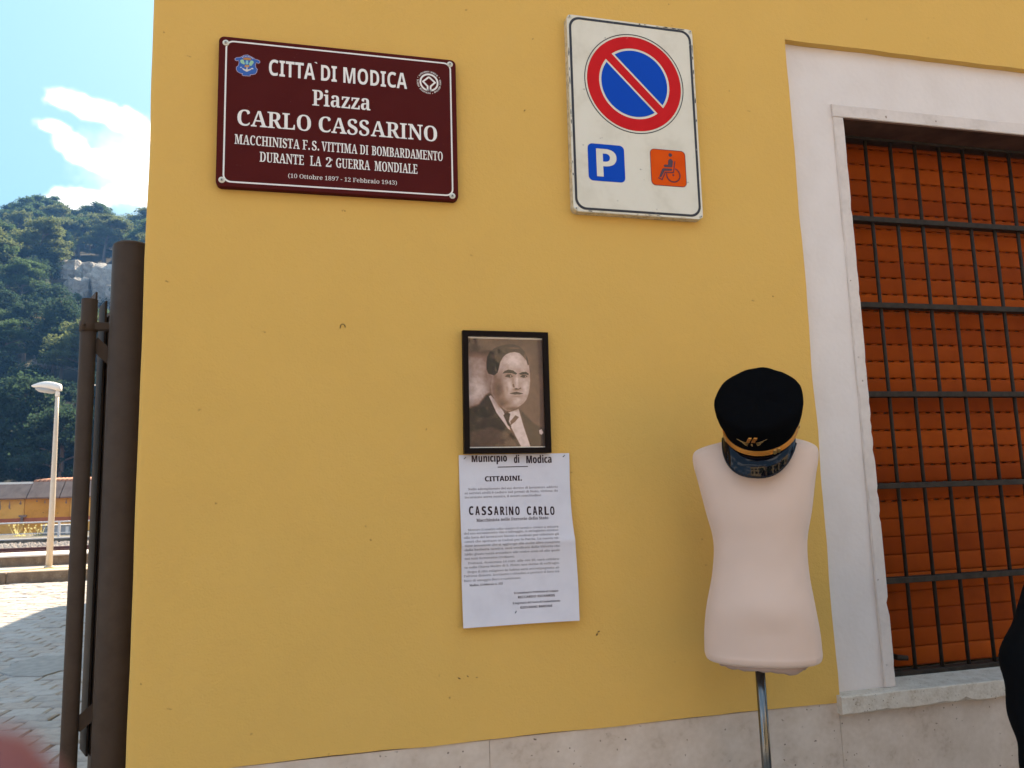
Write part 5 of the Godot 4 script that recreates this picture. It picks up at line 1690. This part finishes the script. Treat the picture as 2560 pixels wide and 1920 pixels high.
func body(bones: Array, cell: float, k: float, carve := []) -> SurfaceTool:
	var lo := Vector3.INF
	var hi := -Vector3.INF
	for b in bones:
		var rr: float = maxf(b[2], b[3]) + k + cell * 2.0
		for p in [b[0], b[1]]:
			lo = lo.min(p - Vector3.ONE * rr)
			hi = hi.max(p + Vector3.ONE * rr)
	var n := Vector3i(((hi - lo) / cell).ceil()) + Vector3i.ONE
	var f := PackedFloat32Array()
	f.resize(n.x * n.y * n.z)
	f.fill(1.0)
	# visit only the cells near each bone
	for b in bones:
		var a: Vector3 = b[0]
		var ab: Vector3 = b[1] - a
		var l2 := maxf(ab.length_squared(), 1e-9)
		var ra: float = b[2]
		var dr: float = b[3] - ra
		var sq: Vector3 = b[4] if b.size() > 4 else Vector3.ONE
		var rr := maxf(ra, b[3]) * 1.25 + k * 1.5 + cell * 2.0
		var s := Vector3i(((a.min(b[1]) - Vector3.ONE * rr - lo) / cell).floor()).clamp(Vector3i.ZERO, n - Vector3i.ONE)
		var e := Vector3i(((a.max(b[1]) + Vector3.ONE * rr - lo) / cell).ceil()).clamp(Vector3i.ZERO, n - Vector3i.ONE)
		for x in range(s.x, e.x + 1):
			for y in range(s.y, e.y + 1):
				var row := (x * n.y + y) * n.z
				for z in range(s.z, e.z + 1):
					var p := lo + Vector3(x, y, z) * cell
					var t := clampf((p - a).dot(ab) / l2, 0.0, 1.0)
					var d := ((p - a - ab * t) * sq).length() - ra - dr * t
					var o := f[row + z]
					var h := maxf(k - absf(o - d), 0.0) / k
					f[row + z] = minf(o, d) - h * h * k * 0.25
	var st := begin(true)
	var ids := {}
	var verts := PackedVector3Array()
	var step := [n.y * n.z, n.z, 1]
	for x in n.x - 1:
		for y in n.y - 1:
			for z in n.z - 1:
				var i := (x * n.y + y) * n.z + z
				var inside := 0
				for c in 8:
					if f[i + (step[0] if c & 1 else 0) + (step[1] if c & 2 else 0) + (step[2] if c & 4 else 0)] < 0.0: inside += 1
				if inside == 0 or inside == 8: continue
				var sum := Vector3.ZERO
				var m := 0
				for c in 8:
					for ax in 3:
						if c & (1 << ax): continue
						var c2 := c | (1 << ax)
						var v1 := f[i + (step[0] if c & 1 else 0) + (step[1] if c & 2 else 0) + (step[2] if c & 4 else 0)]
						var v2 := f[i + (step[0] if c2 & 1 else 0) + (step[1] if c2 & 2 else 0) + (step[2] if c2 & 4 else 0)]
						if (v1 < 0.0) == (v2 < 0.0): continue
						var t := v1 / (v1 - v2)
						var q := Vector3(c & 1, (c >> 1) & 1, (c >> 2) & 1)
						q[ax] += t
						sum += q
						m += 1
				ids[i] = verts.size()
				verts.append(lo + (Vector3(x, y, z) + sum / m) * cell)
	var tris := PackedInt32Array()
	for i in ids:
		var here: float = f[i]
		for ax in 3:
			var there: float = f[i + step[ax]]
			if (here < 0.0) == (there < 0.0): continue
			var u: int = step[(ax + 1) % 3]
			var v: int = step[(ax + 2) % 3]
			if not (ids.has(i - u) and ids.has(i - v) and ids.has(i - u - v)): continue
			var q := [ids[i], ids[i - u], ids[i - u - v], ids[i - v]]
			if here < 0.0: q.reverse()
			for w in [q[0], q[1], q[2], q[0], q[2], q[3]]: tris.append(w)
	for w in tris: st.add_vertex(verts[w])
	return st

func head_of(parent: Node, at: Vector3, yaw: float, female := false) -> void:
	var xf := Transform3D(Basis(Vector3.UP, yaw), at)
	var P := func(x: float, y: float, z: float) -> Vector3: return xf * Vector3(x, y, z)
	var b := [[P.call(0, 0.03, -0.012), P.call(0, 0.045, 0.012), 0.086, 0.082], [P.call(0, -0.03, 0.03), P.call(0, -0.075, 0.052), 0.058, 0.034], [P.call(0, 0.0, 0.085), P.call(0, -0.028, 0.103), 0.010, 0.014], [P.call(-0.03, -0.012, 0.055), P.call(0.03, -0.012, 0.055), 0.036, 0.036], [P.call(0, -0.06, 0.0), P.call(0, -0.15, -0.022), 0.052, 0.056], [P.call(-0.078, 0.0, 0.0), P.call(-0.082, -0.03, 0.004), 0.012, 0.008], [P.call(0.078, 0.0, 0.0), P.call(0.082, -0.03, 0.004), 0.012, 0.008], [P.call(-0.018, -0.058, 0.083), P.call(0.018, -0.058, 0.083), 0.009, 0.009]]
	put("head", body(b, 0.006, 0.02), M.skin, parent)
	for s in [-1.0, 1.0]:
		var e := begin(true)
		tube(e, [P.call(s * 0.031, 0.010, 0.080), P.call(s * 0.031, 0.010, 0.089)], [0.011, 0.006], 10)
		put("eye", e, M.print_white, parent)
		e = begin(true)
		tube(e, [P.call(s * 0.018, 0.030, 0.092), P.call(s * 0.034, 0.034, 0.090), P.call(s * 0.048, 0.028, 0.080)], [0.003], 6)
		put("eyebrow", e, M.hair, parent)
	var hr := [[P.call(0, 0.055, -0.02), P.call(0, 0.065, 0.01), 0.092, 0.084], [P.call(0, 0.0, -0.05), P.call(0, -0.05, -0.055), 0.075, 0.055], [P.call(-0.07, 0.03, -0.01), P.call(-0.075, 0.0, -0.02), 0.03, 0.02], [P.call(0.07, 0.03, -0.01), P.call(0.075, 0.0, -0.02), 0.03, 0.02]]
	put("hair", body(hr, 0.008, 0.02), M.hair, parent)

# the passer-by in black at the right edge, elbow out, hand in the coat pocket
func bystander() -> void:
	var at := Vector3(1.755, 0.0, 0.595)
	var o := thing("person", "person in a black coat at the right edge, elbow bent outward", "person", at)
	var s := Vector3(1, 1, 1.25)
	var b := [[Vector3(0.0, 1.02, 0.0), Vector3(0.0, 1.36, 0.0), 0.150, 0.158, s], [Vector3(-0.13, 1.41, 0.0), Vector3(0.13, 1.41, 0.0), 0.066, 0.066], [Vector3(0.0, 1.40, 0.0), Vector3(0.0, 1.52, 0.01), 0.075, 0.058], [Vector3(0.0, 1.02, 0.0), Vector3(0.0, 0.74, 0.0), 0.158, 0.178, s],
		[Vector3(-0.150, 1.385, 0.0), Vector3(-0.268, 1.150, -0.01), 0.064, 0.060], [Vector3(-0.268, 1.150, -0.01), Vector3(-0.274, 1.05, 0.0), 0.061, 0.060], [Vector3(-0.274, 1.05, 0.0), Vector3(-0.262, 0.93, 0.0), 0.059, 0.056], [Vector3(-0.262, 0.93, 0.0), Vector3(-0.256, 0.76, 0.02), 0.056, 0.054],
		[Vector3(0.165, 1.40, 0.0), Vector3(0.235, 1.13, -0.03), 0.068, 0.056], [Vector3(0.235, 1.13, -0.03), Vector3(0.225, 0.90, 0.08), 0.055, 0.046]]
	put("coat", body(b, 0.014, 0.035), M.black_cloth, o)
	var l := []
	for sx in [-1.0, 1.0]:
		l.append([Vector3(sx * 0.085, 0.80, 0.0), Vector3(sx * 0.095, 0.46, 0.01), 0.088, 0.062])
		l.append([Vector3(sx * 0.095, 0.46, 0.01), Vector3(sx * 0.10, 0.09, -0.01), 0.060, 0.048])
	put("trousers", body(l, 0.016, 0.02), M.trousers, o)
	for sx in [-1.0, 1.0]:
		put("shoe", body([[Vector3(sx * 0.10, 0.045, -0.03), Vector3(sx * 0.115, 0.036, 0.13), 0.044, 0.034], [Vector3(sx * 0.10, 0.06, -0.03), Vector3(sx * 0.10, 0.10, -0.02), 0.042, 0.045]], 0.012, 0.02), M.shoe, o)
	head_of(o, Vector3(0.0, 1.635, 0.01), deg_to_rad(-70.0))

# the photographer, whose fingertip slips in front of the lens
func photographer(cam: Transform3D) -> void:
	var o := thing("person", "photographer whose blurred pink fingertip covers the lower left corner", "person", Vector3(0.02, 0.0, 2.42))
	var inv := Transform3D(Basis.IDENTITY, -o.position) * cam
	var C := func(x: float, y: float, z: float) -> Vector3: return inv * Vector3(x, y, z)
	var s := Vector3(1, 1, 1.25)
	var wl: Vector3 = C.call(-0.085, -0.130, 0.045)
	var wr: Vector3 = C.call(0.150, -0.130, 0.050)
	var b := [[Vector3(0.0, 0.98, 0.0), Vector3(0.0, 1.28, 0.0), 0.145, 0.150, s], [Vector3(-0.12, 1.35, 0.0), Vector3(0.12, 1.35, 0.0), 0.066, 0.066], [Vector3(0.0, 1.34, 0.0), Vector3(0.0, 1.45, 0.0), 0.07, 0.056],
		[Vector3(-0.165, 1.34, 0.0), Vector3(-0.235, 1.10, -0.10), 0.064, 0.052], [Vector3(-0.235, 1.10, -0.10), wl + (Vector3(-0.235, 1.10, -0.10) - wl) * 0.12, 0.050, 0.038],
		[Vector3(0.165, 1.34, 0.0), Vector3(0.245, 1.10, -0.10), 0.064, 0.052], [Vector3(0.245, 1.10, -0.10), wr + (Vector3(0.245, 1.10, -0.10) - wr) * 0.12, 0.050, 0.038]]
	put("jacket", body(b, 0.016, 0.035), M.trousers, o)
	var l := []
	for sx in [-1.0, 1.0]:
		l.append([Vector3(sx * 0.085, 0.94, 0.0), Vector3(sx * 0.095, 0.48, -0.01), 0.10, 0.062])
		l.append([Vector3(sx * 0.095, 0.48, -0.01), Vector3(sx * 0.10, 0.09, 0.01), 0.060, 0.046])
	put("trousers", body(l, 0.016, 0.02), M.trousers, o)
	for sx in [-1.0, 1.0]:
		put("shoe", body([[Vector3(sx * 0.10, 0.045, 0.03), Vector3(sx * 0.115, 0.036, -0.13), 0.044, 0.034], [Vector3(sx * 0.10, 0.06, 0.03), Vector3(sx * 0.10, 0.10, 0.02), 0.042, 0.045]], 0.012, 0.02), M.shoe, o)
	head_of(o, Vector3(0.0, 1.60, 0.0), PI)
	# left hand round the end of the phone: the index fingertip reaches before the lens
	var h := [[wl, C.call(-0.078, -0.085, 0.035), 0.026, 0.030], [C.call(-0.095, -0.080, 0.035), C.call(-0.060, -0.080, 0.035), 0.022, 0.022],
		[C.call(-0.062, -0.072, 0.030), C.call(-0.056, -0.048, -0.010), 0.0095, 0.0090], [C.call(-0.056, -0.048, -0.010), C.call(-0.0465, -0.0385, -0.034), 0.0092, 0.0090], [C.call(-0.0465, -0.0385, -0.034), C.call(-0.0361, -0.0291, -0.0475), 0.0090, 0.0084],
		[C.call(-0.078, -0.068, 0.030), C.call(-0.080, -0.046, -0.006), 0.0098, 0.0090], [C.call(-0.080, -0.046, -0.006), C.call(-0.074, -0.030, -0.012), 0.0088, 0.0076],
		[C.call(-0.094, -0.068, 0.030), C.call(-0.098, -0.044, 0.0), 0.0092, 0.0085], [C.call(-0.098, -0.044, 0.0), C.call(-0.092, -0.028, -0.004), 0.0084, 0.0072],
		[C.call(-0.108, -0.072, 0.030), C.call(-0.113, -0.050, 0.006), 0.0082, 0.0075], [C.call(-0.113, -0.050, 0.006), C.call(-0.108, -0.036, 0.0), 0.0074, 0.0064],
		[C.call(-0.062, -0.094, 0.042), C.call(-0.045, -0.060, 0.048), 0.0125, 0.0105], [C.call(-0.045, -0.060, 0.048), C.call(-0.046, -0.032, 0.034), 0.0105, 0.0090]]
	put("hand", body(h, 0.004, 0.006), M.hand_skin, o)
	var g := [[wr, C.call(0.135, -0.085, 0.035), 0.026, 0.030], [C.call(0.115, -0.080, 0.035), C.call(0.150, -0.080, 0.035), 0.022, 0.022]]
	for q in [[0.112, 0.0], [0.130, 0.004], [0.148, 0.002], [0.162, -0.006]]:
		g.append([C.call(q[0], -0.070, 0.030), C.call(q[0] + 0.002, -0.046 + q[1], 0.006), 0.0095, 0.0086])
		g.append([C.call(q[0] + 0.002, -0.046 + q[1], 0.006), C.call(q[0], -0.026 + q[1], 0.002), 0.0086, 0.0072])
	g.append([C.call(0.118, -0.094, 0.042), C.call(0.105, -0.058, 0.046), 0.0125, 0.0105])
	g.append([C.call(0.105, -0.058, 0.046), C.call(0.108, -0.030, 0.034), 0.0105, 0.009])
	put("hand", body(g, 0.004, 0.006), M.hand_skin, o)
	var ph := thing("mobile_phone", "black mobile phone held up by the photographer", "phone", Vector3.ZERO)
	ph.transform = cam
	var st := begin()
	bevel_box(st, Vector3(-0.062, -0.050, 0.012), Vector3(0.098, 0.026, 0.020), 0.003)
	put("casing", st, M.phone, ph)
	st = begin(true)
	tube(st, [Vector3(0, 0, 0.012), Vector3(0, 0, 0.0095)], [0.007, 0.0065], 20)
	put("lens_ring", st, M.chrome, ph)

# ------------------------------------------------------------------ across the piazza (mirrored in the cap's peak)

func across_piazza() -> void:
	for k in 4:
		var g := grow(300 + k, 2, [5.5, 6.5, 5.0, 6.0][k])
		var t := thing("piazza_tree", "green tree across the piazza, %s of four" % ["leftmost", "second from left", "third from left", "rightmost"][k], "tree", Vector3([-9.0, -3.5, 3.0, 8.5][k], 0, [16.5, 17.5, 16.0, 17.0][k]), "trees across the piazza")
		put("trunk", g.wood, M.bark, t)
		put("crown", g.crown, M.leaf_bright, t)
	for k in 3:
		var x: float = [-22.0, -7.0, 9.0][k]
		var h: float = [8.5, 6.8, 9.5][k]
		var o := thing("town_house", ["cream house across the piazza, left of three", "low cream house across the piazza, middle of three", "tall cream house across the piazza, right of three"][k], "building", Vector3(x, 0, 21.0), "houses across the piazza")
		var st := begin()
		box(st, Vector3(0, 0, 0), Vector3(13.5, h, 9))
		put("wall", st, M.facade, o)
		st = begin()
		box(st, Vector3(-0.2, h, -0.3), Vector3(13.7, h + 0.35, 9.2))
		put("roof", st, M.roof_tile, o)
		for fl in int(h / 3.2):
			for i in 4:
				st = begin()
				box(st, Vector3(1.3 + i * 3.2, 1.0 + fl * 3.1, -0.05), Vector3(2.5 + i * 3.2, 2.7 + fl * 3.1, 0.1))
				var w := put("window", st, M.pane, o)
				st = begin()
				box(st, Vector3(0.7 + i * 3.2, 0.95 + fl * 3.1, -0.09), Vector3(1.28 + i * 3.2, 2.75 + fl * 3.1, -0.01))
				put("shutter", st, M.shutter_green, w)

# ------------------------------------------------------------------ scene

func _ready() -> void:
	rng.seed = 1
	wobble.seed = 17
	wobble.noise_type = FastNoiseLite.TYPE_SIMPLEX_SMOOTH
	wobble.frequency = 0.01
	wobble.fractal_octaves = 3
	# camera: a phone at eye height, turned right and tilted up
	var cam := Camera3D.new()
	cam.name = "camera"
	add_child(cam)
	cam.position = EYE
	cam.rotation = Vector3(0.13653, -0.24071, -0.02935)
	var lens := CameraAttributesPhysical.new()
	lens.frustum_focal_length = 24.03
	lens.frustum_near = 0.01
	lens.frustum_far = 900.0
	lens.frustum_focus_distance = 2.3
	lens.exposure_aperture = 10.5
	cam.attributes = lens
	cam.fov = 53.067
	cam.near = 0.01
	cam.far = 900.0
	# sun from behind the building, to the right
	var away := Vector3(-0.5, 0.0, 0.866) * cos(deg_to_rad(40.0)) + Vector3(0, -sin(deg_to_rad(40.0)), 0)
	var sun := DirectionalLight3D.new()
	sun.name = "sun"
	add_child(sun)
	sun.look_at_from_position(Vector3.ZERO, away, Vector3.UP)
	sun.light_energy = 1.6
	sun.light_color = Color(1.0, 0.90, 0.76)
	sun.light_angular_distance = 0.55
	sun.shadow_enabled = true
	var env := Environment.new()
	env.background_mode = Environment.BG_SKY
	var sky := Sky.new()
	var pano := PanoramaSkyMaterial.new()
	pano.panorama = ImageTexture.create_from_image(sky_image(-away.normalized()))
	sky.sky_material = pano
	env.sky = sky
	env.tonemap_mode = Environment.TONE_MAPPER_LINEAR
	env.tonemap_exposure = 3.35
	env.fog_enabled = true
	env.fog_density = 0.0010
	env.fog_light_color = Color(0.46, 0.70, 1.0)
	env.sdfgi_enabled = true
	env.ssao_enabled = true
	env.ssil_enabled = true
	var we := WorldEnvironment.new()
	we.name = "world"
	we.environment = env
	add_child(we)
	sans = font_of("Droid Sans", 400)
	sans_bold = font_of("Droid Sans", 700)
	serif = font_of("Droid Serif", 400)
	serif_bold = font_of("Droid Serif", 700)
	var t0 := Time.get_ticks_msec()
	make_materials()
	print("materials ", Time.get_ticks_msec() - t0)
	ground()
	platform_and_track()
	hill()
	yellow_building()
	print("structure ", Time.get_ticks_msec() - t0)
	plaque()
	parking_sign()
	portrait()
	notice()
	print("signs ", Time.get_ticks_msec() - t0)
	mannequin()
	cap()
	gate()
	lamp()
	shed()
	woods()
	print("woods ", Time.get_ticks_msec() - t0)
	across_piazza()
	bystander()
	photographer(cam.transform)
	print("people ", Time.get_ticks_msec() - t0)

func font_of(called: String, weight: int) -> SystemFont:
	var f := SystemFont.new()
	f.font_names = PackedStringArray([called])
	f.font_weight = weight
	return f
